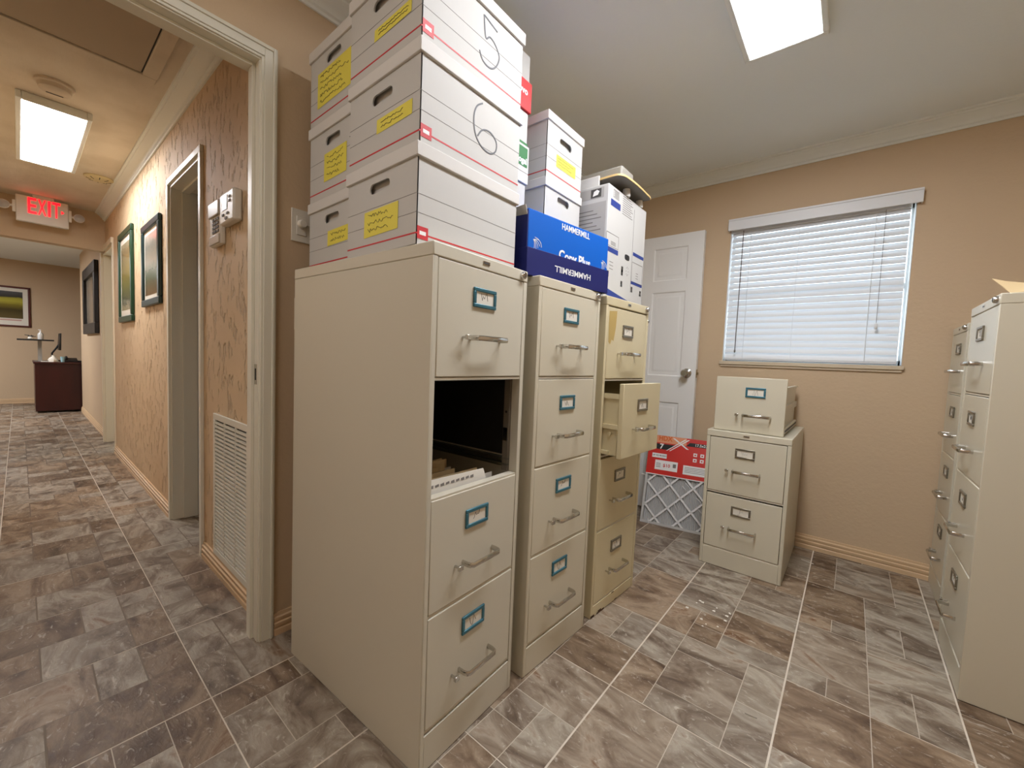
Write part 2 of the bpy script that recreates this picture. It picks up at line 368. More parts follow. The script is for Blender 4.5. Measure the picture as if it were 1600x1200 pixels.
# attic hatch in the hall ceiling
b = MB(); HX, HY = -2.70, .40
b.box(HX - .055, HX, -.36, HY + .055, ZC - .012, ZC + .0); b.box(HX, -1.945, HY, HY + .055, ZC - .012, ZC); b.box(-2.0, -1.945, -.36, HY, ZC - .012, ZC); b.box(HX - .055, -1.945, -.415, -.36, ZC - .012, ZC)
h = S('trim_4', b, M_hceil, bevel=.004)
b = MB(); b.box(HX + .006, -2.006, -.354, HY - .006, ZC - .006, ZC - .001); b.build('hatch_panel', mat('hatch_panel_paint', (186, 172, 150), .8), h)
b = MB(); b.box(HX, -2.0, -.36, HY, ZC - .002, ZC - .0008); b.build('hatch_gap', M_black, h)

# ------------------------------------------------------------------ window and blind
b = MB()
b.box(WX0 - .012, WX1 + .008, YF - .018, YF + .10, WZ0 - .022, WZ0, 0)
b.box(WX0 - .006, WX1 + .002, YF - .010, YF, WZ0 - .036, WZ0 - .022, 0)
for x in (WX0, WX1 - .012): b.box(x, x + .012, YF + .095, YF + .13, WZ0, WZ1, 1)
b.box(WX0, WX1, YF + .095, YF + .13, WZ0, WZ0 + .03, 1); b.box(WX0, WX1, YF + .095, YF + .13, WZ1 - .03, WZ1, 1); b.box(WX0 + .012, WX1 - .012, YF + .1, YF + .125, 1.53, 1.56, 1); b.box(WX0, WX0 + .003, YF + .001, YF + .095, WZ0, WZ1, 1); b.box(WX1 - .003, WX1, YF + .001, YF + .095, WZ0, WZ1, 1)
win = S('window_1', b, [mat('sill_paint', (206, 190, 164), .5), M_white], bevel=.002)
b = MB(); b.box(WX0 + .012, WX1 - .012, YF + .108, YF + .112, WZ0 + .03, WZ1 - .03); b.build('pane', M_glass, win)
bl = thing('window_blind', ((WX0 + WX1) / 2, YF, WZ0), 0, 'white horizontal window blind with closed slats hanging in the tan wall', 'blind')
cx = (WX0 + WX1) / 2; BX0 = -.664 - cx; BX1 = .180 - cx
b = MB(); b.box(-.683 - cx, .220 - cx, -.030, -.022, 1.946 - WZ0, 2.018 - WZ0); b.box(-.683 - cx, -.676 - cx, -.022, -.0005, 1.946 - WZ0, 2.018 - WZ0); b.box(.213 - cx, .220 - cx, -.022, -.0005, 1.946 - WZ0, 2.018 - WZ0)
b.box(-.683 - cx, .220 - cx, -.034, -.030, 2.006 - WZ0, 2.018 - WZ0); b.build('valance', M_slat, bl, bevel=.002)
b = MB(); b.box(BX0, BX1, .012, .05, .835, .872); b.build('head_rail', M_slat, bl)
b = MB(); n = 22; ztop = 1.935 - WZ0; zbot = 1.145 - WZ0
for i in range(n):
    zc = ztop - (ztop - zbot) * i / (n - 1); th = math.radians(62); hw = .0225; rings = []
    for k in range(5):
        t = (k / 4 - .5) * 2; bow = (1 - t * t) * .002
        y = .032 + t * hw * math.cos(th) - bow * math.sin(th); z = zc - t * hw * math.sin(th) * -1 - bow * math.cos(th) * 0
        rings.append((y, z))
    top = [(y - .0014, z + .0002) for y, z in rings]
    poly = rings + top[::-1]
    b.prism(poly, 'x', BX0, BX1)
b.build('slats', M_slat, bl)
b = MB(); b.box(BX0, BX1, .022, .045, .006, .022); b.build('bottom_rail', M_slat, bl, bevel=.003)
b = MB()
for x in (-.558 - cx, .045 - cx, -.30 - cx):
    b.cyl((x, .0175, .02), (x, .0175, .85), .0007 if x > -.25 and x < 0 else .0016, 6)
b.build('ladder_cord', M_slat, bl)
b = MB(); b.cyl((-.60 - cx, -.004, .06), (-.60 - cx, .010, .84), .0028, 8); b.lathe([(.0028, 0), (.005, .004), (.005, .016), (.0028, .02)], (-.60 - cx, -.004, .055)); b.build('tilt_wand', M_line, bl)
b = MB(); b.cyl((.082 - cx, -.004, .225), (.082 - cx, .010, .84), .0012, 6, 1); b.lathe([(.002, .03), (.006, .022), (.0075, 0), (.005, -.006)], (.082 - cx, -.004, .20)); b.build('lift_cord', [M_slat, M_line], bl)

# ------------------------------------------------------------------ ceiling lights, and two added fill panels
def ceiling_light(x0, x1, y0, y1, zc, zb, mlight, label):
    cx, cy = (x0 + x1) / 2, (y0 + y1) / 2
    t = thing('ceiling_light', (cx, cy, zc), 0, label, 'ceiling light', None)
    X, Y = (x1 - x0) / 2, (y1 - y0) / 2; h = zb - zc; f = .022
    b = MB()
    for (a0, a1, c0, c1) in ((-X, X, -Y, -Y + f), (-X, X, Y - f, Y), (-X, -X + f, -Y + f, Y - f), (X - f, X, -Y + f, Y - f)): b.box(a0, a1, c0, c1, h, -.0005)
    b.build('frame', M_crown, t, bevel=.004)
    b = MB(); b.box(-X + f, X - f, -Y + f, Y - f, h + .004, h + .010); b.build('diffuser', mlight, t)
    b = MB(); b.box(-X + f, X - f, -Y + f, Y - f, h + .012, -.001); b.build('housing', M_white, t)
ceiling_light(-.432, -.152, .76, 1.973, ZC, 2.325, M_lightr, 'long flat ceiling light panel over the filing cabinets')
ceiling_light(-1.42, -.22, -.76, -.48, ZC, 2.325, M_filln, 'added unseen fill light panel near the entrance side of the records room')  # out-of-frame fill panel, added to lift the shaded sides
ceiling_light(-4.58, -3.42, .010, .292, ZC, 2.308, M_lighth, 'flat ceiling light panel in the hallway before the exit sign')
ceiling_light(-9.0, -7.8, -1.3, -1.0, ZC, 2.308, M_fillf, 'added unseen fill light panel of the far room, past the hallway')  # unseen fixture added to brighten the far room

# ------------------------------------------------------------------ filing cabinets
def scribble(b, y0, y1, z0, z1, x, rows=1, mi=1, amp=.3, seed=0, r=.0006):
    rnd = random.Random(seed)
    for k in range(rows):
        z = z1 - (k + .5) * (z1 - z0) / rows; h = (z1 - z0) / rows * amp; pts = []; n = max(6, int((y1 - y0) / .006)); e = y1 - rnd.random() * (y1 - y0) * .3
        for i in range(n + 1): pts.append((x, y0 + (e - y0) * i / n, z + rnd.uniform(-h, h)))
        b.tube(pts, r, 4, mi, up=(1, 0, 0))

def drawer_face(par, W, z0, z1, zl, zh, mb, mlab, x=0, y0=.018, yo=0, seed=1, name='drawer', knobdir=1):
    """one drawer front with its fittings; returns the drawer object"""
    y1 = W - .018
    b = MB(); b.box(x - .020, x - .0005, y0, y1, z0, z1)
    d = b.build(name, mb, par, bevel=.0022)
    lw = .090; ly = .139; lh = .051
    b = MB(); f = .0095
    for (a0, a1, c0, c1) in ((0, lw, 0, f), (0, lw, lh - f, lh), (0, f, f, lh - f), (lw - f, lw, f, lh - f)): b.box(x - .001, x + .005, ly + a0, ly + a1, zl - lh / 2 + c0, zl - lh / 2 + c1)
    b.build('label_holder', mlab, d, bevel=.0018)
    b = MB(); b.box(x - .001, x + .0012, ly + f, ly + lw - f, zl - lh / 2 + f, zl + lh / 2 - f, 0)
    scribble(b, ly + .03, ly + .06, zl - .008, zl + .010, x + .0014, 1, 1, .9, seed)
    b.build('label_card', [M_card, M_ink], d)
    b = MB(); R = .033
    pts = [(x - .002, .134, zh), (x + R * .55, .134, zh), (x + R * .85, .1365, zh), (x + R, .143, zh), (x + R, .246, zh), (x + R * .85, .2525, zh), (x + R * .55, .255, zh), (x - .002, .255, zh)]
    b.tube(pts, .0040, 8, 0, rz=.0075); b.build('handle', M_chrome, d)
    b = MB(); b.box(x - .002, x + .020, .1035, .1085, zh - .003, zh + .003); b.box(x + .014, x + .022, .100, .116, zh - .0065, zh + .0065); b.build('thumb_latch', M_chrome, d, bevel=.001)
    return d

def cabinet(loc, rz, W, H, D, drawers, mb, label, group, mlab=M_teal, cap=.033, base_z=.10, lock=True, missing=None, opened=None, name='filing_cabinet'):
    t = thing(name, loc, rz, label, 'filing cabinet', group)
    b = MB(); tk = .003
    b.box(-D, 0, 0, tk, .002, H - cap); b.box(-D, 0, W - tk, W, .002, H - cap); b.box(-D, -D + tk, tk, W - tk, .002, H - cap)
    b.box(-.030, -.0002, tk, .016, .002, H - cap); b.box(-.030, -.0002, W - .016, W - tk, .002, H - cap)
    b.box(-.018, -.0004, .016, W - .016, .002, base_z - .004); b.box(-D, -.018, tk, W - tk, .01, .014)
    b.build('body', mb, t, bevel=.0012)
    b = MB(); b.box(-D - .001, .0012, -.0008, W + .0008, H - cap, H)
    cp = b.build('top_cap', mb, t, bevel=.003)
    b = MB(); b.box(.001, .0030, W * .49 - .013, W * .49 + .013, H - .020, H - .011, 0); b.box(.0028, .0033, W * .49 - .010, W * .49 + .010, H - .0175, H - .0135, 1); b.build('badge', [M_chrome, M_ink], cp)
    if lock:
        b = MB(); b.lathe([(.0, .013), (.008, .013), (.0105, .010), (.0115, .001), (.0115, -.002)], (0, W - .027, H - .0165), 'x', 18); b.box(.0125, .0137, W - .0285, W - .0255, H - .022, H - .011, 1)
        b.build('lock', [M_chrome, M_ink], cp)
    for i, (z0, z1, zl, zh) in enumerate(drawers):
        b = MB(); b.box(-.026, -.003, .016, W - .016, z0 - .0085, z0 - .0015); b.build('cross_rail', M_rail, t)
    out = []
    for i, (z0, z1, zl, zh) in enumerate(drawers):
        if i == missing: out.append(None); continue
        x = opened[1] if opened and opened[0] == i else 0
        out.append(drawer_face(t, W, z0, z1, zl, zh, mb, mlab, x, seed=i + 3 + int(W * 1000 + H * 77)))
    return t, out
dr4 = [(1.003, 1.286, 1.211, 1.104), (.706, .992, .911, .800), (.410, .699, .620, .505), (.110, .400, .323, .205)]
dr3 = [(.992, 1.279, 1.191, 1.095), (.680, .976, .888, .792), (.366, .664, .575, .478), (.056, .357, .267, .170)]
G1 = None
t, ds = cabinet((-.7613, .6154, 0), .0426, .376, 1.32, .675, dr4, M_gray, 'nearest greige four drawer filing cabinet, its second drawer missing, under the numbered boxes', G1, missing=1)
# inside of the missing drawer's bay
b = MB()
M_slide = mat('worn_slide_steel', (96, 98, 88), .3, .7)
b.prism([(.3725, .715), (.3725, .745), (.352, .745), (.352, .741), (.3625, .741), (.3625, .728), (.352, .728), (.352, .722), (.3625, .722), (.3625, .715)], 'x', -.64, -.030)
b.build('slide_rail', M_slide, t)
b = MB(); b.box(-.64, -.030, .0035, .012, .715, .745); b.build('slide_rail', M_slide, t)
b = MB(); b.box(-.052, -.031, .352, .3725, .706, .99); b.box(-.05, -.034, .3505, .352, .80, .84, 1); b.cyl((-.042, .3515, .89), (-.042, .3520, .89), .004, 10, 2)
b.build('slide_post', [mat('inner_post_steel', (112, 103, 90), .5), M_chrome, M_black], t)
b = MB(); b.box(-.66, -.034, .004, .3715, .990, .994); b.box(-.664, -.66, .004, .3715, .42, .99); b.box(-.66, -.03, .0032, .0042, .75, .99); b.box(-.66, -.06, .3712, .3722, .75, .99); b.build('bay_shade_liner', M_dark, t)  # near-black liner, the bay's shade put into its colour
b = MB(); d3 = ds[2]
b.box(-.62, -.02, .022, .024, .415, .60); b.box(-.62, -.02, .350, .352, .415, .60); b.box(-.62, -.02, .022, .352, .413, .416); b.box(-.03, -.006, .016, .360, .6985, .7035); b.build('drawer_tray', M_rail, d3)
# folders hanging in the third drawer
rnd = random.Random(4)
for i in range(16):
    xx = -.062 - i * .030; lean = rnd.uniform(.008, .022); yy0 = .030 + rnd.uniform(0, .012); yy1 = .325 - rnd.uniform(0, .13) * (i > 0); zz = .697 + rnd.uniform(0, .03) + (i > 2) * .006
    b = MB(); tkn = rnd.uniform(.004, .010)
    b.hexa([(xx, yy0, .417), (xx + tkn, yy0, .417), (xx + tkn, yy1, .417), (xx, yy1, .417)], [(xx - lean, yy0, zz), (xx - lean + tkn, yy0, zz), (xx - lean + tkn, yy1, zz), (xx - lean, yy1, zz - rnd.uniform(0, .012))])
    ty = yy0 + rnd.random() * .18
    b.box(xx - lean, xx - lean + .002, ty, ty + .06, zz - .004, zz + .012)
    fo = b.build('file_folder', M_folder if i % 4 else M_paper)
    tag(fo, 'manila or paper file folder standing in the open bay under the missing drawer', 'file folder', 'folders in the drawer bay'); fo.location = (-.7613, .6154, 0); fo.rotation_euler = (0, 0, .0426)
b = MB(); b.hexa([(-.036, .026, .60), (-.034, .026, .60), (-.034, .30, .60), (-.036, .30, .60)], [(-.050, .024, .735), (-.048, .024, .735), (-.048, .26, .728), (-.050, .26, .728)])
for k in range(9):
    y = .05 + k * .019; b.add([(-.0450, y, .712), (-.0450, y + .013, .712 + .002 * (k % 2)), (-.0458, y + .013, .720), (-.0458, y, .718)], [(0, 1, 2, 3)], 1)
pp = b.build('paper_sheet', [M_paper, M_line]); tag(pp, 'white printed sheet leaning at the front of the opened bay', 'paper'); pp.location = (-.7613, .6154, 0); pp.rotation_euler = (0, 0, .0426)

cabinet((-.7686, 1.0434, 0), -.0356, .376, 1.32, .675, dr4, M_gray2, 'second greige filing cabinet in the row, all drawers shut, under the blue carton', G1)
t3, d3s = cabinet((-.7567, 1.477, 0), -.0525, .376, 1.32, .675, dr3, M_tan, 'yellowish filing cabinet with one drawer pulled open', G1, mlab=M_steel, cap=.036, base_z=.052, opened=(1, .085))
b = MB(); b.box(-.55, .066, .026, .028, .69, .93); b.box(-.55, .066, .345, .347, .69, .93); b.box(-.55, .066, .026, .347, .688, .691); b.box(-.02, .066, .020, .027, .915, .935); b.box(-.02, .066, .016, .026, .795, .812); b.box(-.55, -.548, .026, .347, .69, .93)
b.cyl((.03, .018, .775), (.03, .024, .775), .007, 10); b.box(-.01, .03, .016, .026, .69, .705)
b.build('drawer_tray', M_tan, d3s[1])
b = MB(); b.add([(-.0, .024, 1.262), (.0, .085, 1.268), (.0, .08, 1.2), (.0, .066, 1.145), (.0, .05, 1.15), (.0, .04, 1.13), (.0, .026, 1.14), (.0, .024, 1.2)], [(0, 1, 2, 3, 4, 5, 6, 7)])
for i, v in enumerate(b.v): b.v[i] = (.0002, v[1], v[2])
b.build('tape_residue', M_tape, d3s[0])
b = MB()
for (y0, y1, z0, z1) in ((.002, .03, .003, .012), (.05, .11, .002, .008), (.06, .085, .008, .014), (.20, .22, .003, .006), (.17, .19, .0445, .049)): b.box(.0001, .0008, y0, y1, z0, z1)
b.build('rust_spot', M_grime, t3)
cabinet((-.905, 1.905, 0), 0, .376, 1.315, .62, dr3, M_gray2, 'filing cabinet mostly hidden behind the yellowish one, next to the white door', G1, mlab=M_steel, cap=.036, base_z=.052)
# right hand pair, fronts facing the row
cabinet((.338, 2.345, 0), PI, .40, 1.32, .66, dr4, M_rgt, 'tall beige filing cabinet nearest at the right edge, a curled sheet lying on top', G1, mlab=M_steel)
cabinet((.375, 2.982, 0), PI, .335, 1.295, .62, dr4[:0] + [(z0 * .98, z1 * .98, zl * .98, zh * .98) for z0, z1, zl, zh in dr4], M_rgt, 'tall beige filing cabinet in the right back corner by the window', G1, mlab=M_steel)
# two drawer cabinet
cabinet((-.575, 2.355, 0), -PI / 2, .378, .7265, .61, [(.405, .690, .620, .526), (.103, .388, .316, .223)], M_rgt, 'short two drawer filing cabinet under the window with a loose drawer on top', G1, mlab=M_steel, lock=False)
# loose drawer on top
t = thing('loose_drawer', (-.553, 2.385, .7275), -PI / 2, 'loose file drawer standing on top of the short cabinet under the window', 'file drawer')
drawer_face(t, .334 + .0, .001, .284, .208, .090, M_rgt, M_teal, 0, y0=.0, name='front_panel', seed=9).location = (0, 0, 0)
b = MB(); b.box(-.55, -.02, .020, .024, .012, .235); b.box(-.55, -.02, .30, .304, .012, .235); b.box(-.55, -.02, .02, .304, .008, .012); b.box(-.55, -.546, .02, .304, .012, .235)
b.box(-.55, -.02, .296, .312, .232, .242); b.build('drawer_box', M_rgt, t)
b = MB(); b.box(-.56, -.022, .304, .313, .120, .150); b.box(-.56, -.022, .304, .316, .012, .040); b.box(-.56, -.03, .3155, .3165, .018, .030, 1); b.build('side_rail', [M_rail, M_dark], t)

# ------------------------------------------------------------------ archive boxes
def slot_panel(b, plane, a0, a1, z0, z1, c, ac, zc, hw, hh, t, mi=0):
    """wall panel with a stadium hole.  plane 'y': panel in x-z at y=c ; plane 'x': panel in y-z at x=c, thickness t inwards"""
    n = 10; hole = []
    for k in range(n + 1): a = -PI / 2 + PI * k / n; hole.append((ac + hw - hh + hh * math.cos(a), zc + hh * math.sin(a)))
    for k in range(1, 12): hole.append((ac + (hw - hh) * (1 - k / 6), zc + hh))
    for k in range(n + 1): a = PI / 2 + PI * k / n; hole.append((ac - hw + hh + hh * math.cos(a), zc + hh * math.sin(a)))
    for k in range(1, 12): hole.append((ac - (hw - hh) * (1 - k / 6), zc - hh))
    # outer points matching each hole point
    out = []
    for (u, v) in hole:
        du, dv = u - ac, v - zc; s = 1e9
        if du > 1e-9: s = min(s, (a1 - ac) / du)
        if du < -1e-9: s = min(s, (a0 - ac) / du)
        if dv > 1e-9: s = min(s, (z1 - zc) / dv)
        if dv < -1e-9: s = min(s, (z0 - zc) / dv)
        out.append((ac + du * s, zc + dv * s))
    def P(u, v, d): return (u, c + d, v) if plane == 'y' else (c + d, u, v)
    N = len(hole); vs = []; fs = []
    for d in (0, t):
        vs += [P(u, v, d) for u, v in hole] + [P(u, v, d) for u, v in out]
    for k in range(N):
        j = (k + 1) % N
        fs.append((k, j, N + j, N + k)); fs.append((2 * N + k, 2 * N + j, 3 * N + j, 3 * N + k)); fs.append((k, j, 2 * N + j, 2 * N + k))
    # corners
    for cu, cv in ((a0, z0), (a1, z0), (a1, z1), (a0, z1)):
        best = None
        for k in range(N):
            j = (k + 1) % N; (u1, v1), (u2, v2) = out[k], out[j]
            on1 = abs(u1 - cu) < 1e-9 or abs(v1 - cv) < 1e-9; on2 = abs(u2 - cu) < 1e-9 or abs(v2 - cv) < 1e-9
            if on1 and on2 and (abs(u1 - u2) > 1e-9 and abs(v1 - v2) > 1e-9): best = (k, j)
        if best:
            for d, o in ((0, N), (t, 3 * N)): vs.append(P(cu, cv, d)); fs.append((o + best[0], o + best[1], len(vs) - 1))
    b.add(vs, fs, mi)

def archive_box(loc, rz, LX, LY, H, label, handle='y', group=None, note=None, number=None, twelve=False, red=True, skirt=.034, lines=True, hz=None, tilt=0):
    t = thing('archive_box', loc, rz, label, 'storage box', group)
    if tilt: t.rotation_euler = (0, tilt, rz)
    b = MB(); tk = .004; Hb = H - .004; hz = hz or H * .715
    if handle == 'y':
        slot_panel(b, 'y', 0, LX, 0, Hb, 0, LX / 2, hz, .046, .0135, tk); b.box(LX - tk, LX, tk, LY, 0, Hb)
    else:
        slot_panel(b, 'x', 0, LY, 0, Hb, LX, LY / 2, hz, .044, .0145, -tk); b.box(0, LX - tk, 0, tk, 0, Hb)
    if handle == 'y': b.box(0, LX - tk, LY - tk, LY, 0, Hb)
    else: b.box(0, LX - tk, LY - tk, LY, 0, Hb)
    b.box(0, tk, tk, LY - tk, 0, Hb); b.box(tk, LX - tk, tk, LY - tk, 0, tk)
    e = .0004
    def band(z, h, mi):
        b.box(0, LX + e, -e, 0, z, z + h, mi); b.box(LX, LX + e, 0, LY, z, z + h, mi)
    if lines:
        for z in (H * .313, H * .5): band(z, .0010, 1)
    if red:
        band(.024, .0038, 2)
        if handle == 'y': b.box(LX + e, LX + .0009, .003, .036, .014, .044, 2); b.box(LX + .0009, LX + .0012, .010, .029, .024, .033, 3)
    b.build('carton', [M_box, M_line, M_red, M_white], t, smooth=False)
    b = MB()   # folded cardboard flap seen through the hand hole
    if handle == 'y': b.hexa([(LX * .2, .020, H * .45), (LX * .8, .020, H * .45), (LX * .8, .023, H * .45), (LX * .2, .023, H * .45)], [(LX * .2 + .03, .010, H * .93), (LX * .8 + .03, .010, H * .93), (LX * .8 + .03, .013, H * .93), (LX * .2 + .03, .013, H * .93)])
    else: b.hexa([(LX - .023, LY * .2, H * .45), (LX - .023, LY * .8, H * .45), (LX - .020, LY * .8, H * .45), (LX - .020, LY * .2, H * .45)], [(LX - .013, LY * .2 + .02, H * .93), (LX - .013, LY * .75, H * .93), (LX - .010, LY * .75, H * .93), (LX - .010, LY * .2 + .02, H * .93)])
    b.build('inner_flap', M_box, t)
    o = .006
    b = MB(); b.box(-o, LX + o, -o, LY + o, H - skirt, H); b.build('lid', M_lid, t, bevel=.002)
    if note:
        a0, a1, z0, z1 = note; b = MB()
        if handle == 'y':
            b.add([(a0, -.0008, z0), (a1, -.0010, z0 + .003), (a1 + .001, -.0012, z1), (a0 + .001, -.0008, z1 - .002)], [(0, 1, 2, 3)], 0)
            sv = MB(); sv.T = Matrix(((0, 1, 0, 0), (1, 0, 0, 0), (0, 0, 1, 0), (0, 0, 0, 1)))
            scribble(sv, a0 + .02, a1 - .01, z0 + .008, z1 - .006, -.0014, max(2, int((z1 - z0) / .020)), 0, .28, int(a0 * 999 + z1 * 777), .0006)
            b.add(sv.v, sv.f, 1)
        else:
            b.add([(LX + .0010, a0, z0), (LX + .0010, a1, z0), (LX + .0010, a1, z1), (LX + .0010, a0, z1)], [(0, 1, 2, 3)], 0)
            scribble(b, a0 + .01, a1 - .01, z0 + .008, z1 - .006, LX + .0014, 3, 1, .2, int(z1 * 777), .0005)
        b.build('yellow_note', [M_note, M_ink], t)
    if number:
        b = MB()
        for st in number: b.tube([(LX + .0006, y, z) for y, z in st], .0024, 6, 0, up=(1, 0, 0), rz=.0006)
        b.build('handwritten_number', M_pencil, t)
    if twelve:
        b = MB(); X = lambda x, z: (x, -.0008, z)
        for st in ([(.268, .196), (.268, .155)], [(.284, .185), (.290, .194), (.298, .192), (.298, .180), (.284, .160), (.300, .158)], [(.262, .148), (.303, .146)]):
            b.tube([X(*p) for p in st], .0011, 5, 0, up=(0, 1, 0))
        b.build('handwritten_number', M_pencil, t)
    return t
def smooth_pts(pts, n=5):
    out = []
    for i in range(len(pts) - 1):
        p0 = pts[max(i - 1, 0)]; p1 = pts[i]; p2 = pts[i + 1]; p3 = pts[min(i + 2, len(pts) - 1)]
        for k in range(n):
            t = k / n; out.append(tuple(.5 * ((2 * p1[a]) + (-p0[a] + p2[a]) * t + (2 * p0[a] - 5 * p1[a] + 4 * p2[a] - p3[a]) * t * t + (-p0[a] + 3 * p1[a] - 3 * p2[a] + p3[a]) * t ** 3) for a in (0, 1)))
    return out + [pts[-1]]
five = [[(.205, .178), (.257, .166)], smooth_pts([(.203, .178), (.212, .125), (.228, .135), (.250, .128), (.268, .105), (.258, .075), (.235, .057), (.205, .060), (.190, .080)])]
six = [smooth_pts([(.207, .187), (.186, .170), (.176, .140), (.182, .100), (.205, .075), (.240, .068), (.265, .083), (.266, .110), (.240, .125), (.210, .118), (.192, .095)])]
XA = -.825; BXl = -1.144
b1 = (XA - .319, .612)
archive_box((b1[0], b1[1], 1.3205), 0, .319, .370, .2385, 'lowest white archive box of the front stack, no number on its side', note=(.088, .245, .046, .116), hz=.170)
archive_box((b1[0], b1[1] + .002, 1.5595), 0, .319, .370, .2365, 'white archive box marked 6 in the middle of the front stack', note=(.137, .290, .070, .108), number=six, hz=.160)
archive_box((b1[0] - .001, b1[1] + .001, 1.7965), 0, .319, .370, .2305, 'white archive box marked 5 on top of the front stack', note=(.120, .280, .072, .104), number=five, hz=.160)
archive_box((-1.474, .650, 1.3205), 0, .310, .33, .234, 'lowest white archive box of the rear stack against the doorway wall', note=(.130, .268, .076, .126), hz=.165)
archive_box((-1.474, .650, 1.555), 0, .310, .33, .247, 'white archive box marked 12 in the middle of the rear stack', note=(.100, .244, .052, .142), twelve=True, hz=.178)
archive_box((-1.476, .650, 1.8025), 0, .310, .33, .250, 'white archive box with large yellow sheet, top of the rear stack', note=(.050, .264, .052, .164), hz=.188)

# blue paper carton with its navy lid underneath
t = thing('paper_carton', (-.802, 1.016, 1.3205), -.136, 'bright blue paper carton set in a navy lid, on the second cabinet', 'carton')
LY = .436; DX = .285
b = MB(); b.box(-DX + .004, -.004, .004, LY - .004, .003, .206); b.build('carton', M_blue, t, bevel=.003)
b = MB(); b.box(-DX, -.0042, 0, .0038, 0, .2, 0); b.build('shaded_side', M_navy, t)  # blue carton's shaded side, its shade put into the navy colour
b = MB(); tk = .0035
b.box(-DX, 0, -.0005, tk, 0, .086); b.box(-DX, 0, LY - tk, LY, 0, .086); b.box(-tk, .0005, 0, LY, 0, .086); b.box(-DX, -DX + tk, 0, LY, 0, .086); b.box(-DX, 0, 0, LY, 0, .003)
b.build('navy_lid', M_navy, t, bevel=.001)
b = MB(); b.hexa([(-.10, -.001, .195), (-.006, -.001, .185), (-.006, .002, .185), (-.10, .002, .195)], [(-.16, -.012, .212), (-.004, -.012, .212), (-.004, -.009, .212), (-.16, -.009, .212)]); b.build('open_flap', mat('grey_flap', (176, 170, 160), .7), t)
text('lettering', 'HAMMERMILL', .0290, M_white, t, face_x(-.0036, .237, .186), bold=.0003, width=.152)
text('lettering', 'Copy Plus', .047, M_white, t, face_x(-.0036, .238, .090), bold=.0012, width=.172)
text('lettering', 'HAMMERMILL', .0285, M_white, t, face_x(.0006, .228, .042, PI), bold=.0003, width=.195)
def leaf(y, z, s, mirror=1):
    b = MB()
    for k, a in enumerate((.15, .45, .75, 1.05, 1.35)):
        r = s * (1 - .08 * k); pts = []
        for i in range(9):
            q = i / 8; pts.append((-.0038, y + mirror * (math.cos(a) * r * q * .9 + .1 * r * math.sin(PI * q)), z - math.sin(a) * r * q + s * .8 + .15 * r * math.sin(PI * q)))
        b.tube(pts, .0009, 4, 0, up=(1, 0, 0))
    b.tube([(-.0038, y + mirror * s * (.15 + .8 * math.sin(u * PI / 2 / 6)), z + s * (1.0 - .65 * (1 - math.cos(u * PI / 2 / 6)))) for u in range(7)], .001, 4, 0, up=(1, 0, 0))
    b.build('leaf_emblem', M_white, t)
leaf(.028, .082, .040); leaf(.392, .082, .036)

# hidden carton carrying the rear half of the boxes above
# three cartons behind the blue one, their edge peeking past the numbered boxes
def edge_carton(z0, z1, lz0, lz1, mlid, label, over=.006):
    t = thing('storage_carton', (-1.275, .995, z0), 0, label, 'carton')
    b = MB(); b.box(0, .270, 0, .250, 0, z1 - z0); b.build('carton', M_box, t, bevel=.005)
    b = MB(); b.box(-over, .270 + over, -over, .250 + over, lz0 - z0, lz1 - z0); b.build('lid', mlid, t, bevel=.002)
    return t
edge_carton(1.5335, 1.7180, 1.718, 1.756, M_lid, 'plain white carton, lowest of three squeezed behind the numbered boxes')
t = edge_carton(1.7565, 1.9790, 1.757, 1.856, M_lid, 'white carton with green square print, middle of three behind the numbered boxes')
b = MB(); b.box(.2765, .2772, .150, .246, .020, .090); b.build('green_square', M_green, t)
text('lettering', 'logal', .030, M_white, t, face_x(.2776, .215, .040), bold=.001)
b = MB(); b.box(.2704, .2709, .19, .250, .1, .112); b.build('green_band', M_green, t)
t = edge_carton(1.9795, 2.185, 1.980, 2.086, mat('red_lid', (205, 44, 46), .5), 'white carton in a red lid, topmost of three behind the numbered boxes', .007)
text('lettering', 'lenovo', .034, M_white, t, face_x(.2778, .185, .064), bold=.001)

# stack on the blue carton
archive_box((-1.300, 1.325, 1.5335), -.0, .33, .262, .2385, 'lower white archive box behind the blue carton, its hand hole facing the aisle', handle='x', red=False, lines=False, hz=.176)
archive_box((-1.300, 1.325, 1.7725), -.0, .33, .262, .250, 'upper white archive box with small yellow note above the blue carton', handle='x', note=(.067, .212, .062, .110), hz=.168)
b = MB(); b.box(0, .262, 0, .395, 0, .211); o = b.build('support_carton', M_box, bevel=.003); o.location = (-1.385, 1.2, 1.3205)
tag(o, 'white carton low behind the blue carton carrying the stack above', 'carton')

# tall printer carton
t = thing('printer_carton', (-.85, 1.62, 1.3205), 0, 'tall white equipment carton with blue print bands on the yellowish cabinet', 'carton')
b = MB(); b.box(-.36, 0, 0, .411, 0, .502); b.build('carton', M_box, t, bevel=.003)
b = MB(); e = .0006
def pr(y0, y1, z0, z1, mi): b.box(0, e, y0, y1, z0 - 1.3205, z1 - 1.3205, mi)
def frame(y0, y1, z0, z1, mi=1):
    pr(y0, y1, z0, z0 + .002, mi); pr(y0, y1, z1 - .002, z1, mi); pr(y0, y0 + .001, z0, z1, mi); pr(y1 - .001, y1, z0, z1, mi)
pr(.025, .118, 1.738, 1.766, 0); frame(.045, .100, 1.778, 1.812)
for k in range(7): pr(.052 + (k % 2) * .004, .095, 1.783 + k * .004, 1.7845 + k * .004, 1)
for k in range(9): pr(.140, .250 - (k % 3) * .012, 1.735 + k * .0095, 1.7375 + k * .0095, 1)
pr(.268, .2695, 1.40, 1.79, 1); pr(0, .118, 1.541, 1.562, 0); frame(0, .118, 1.566, 1.622)
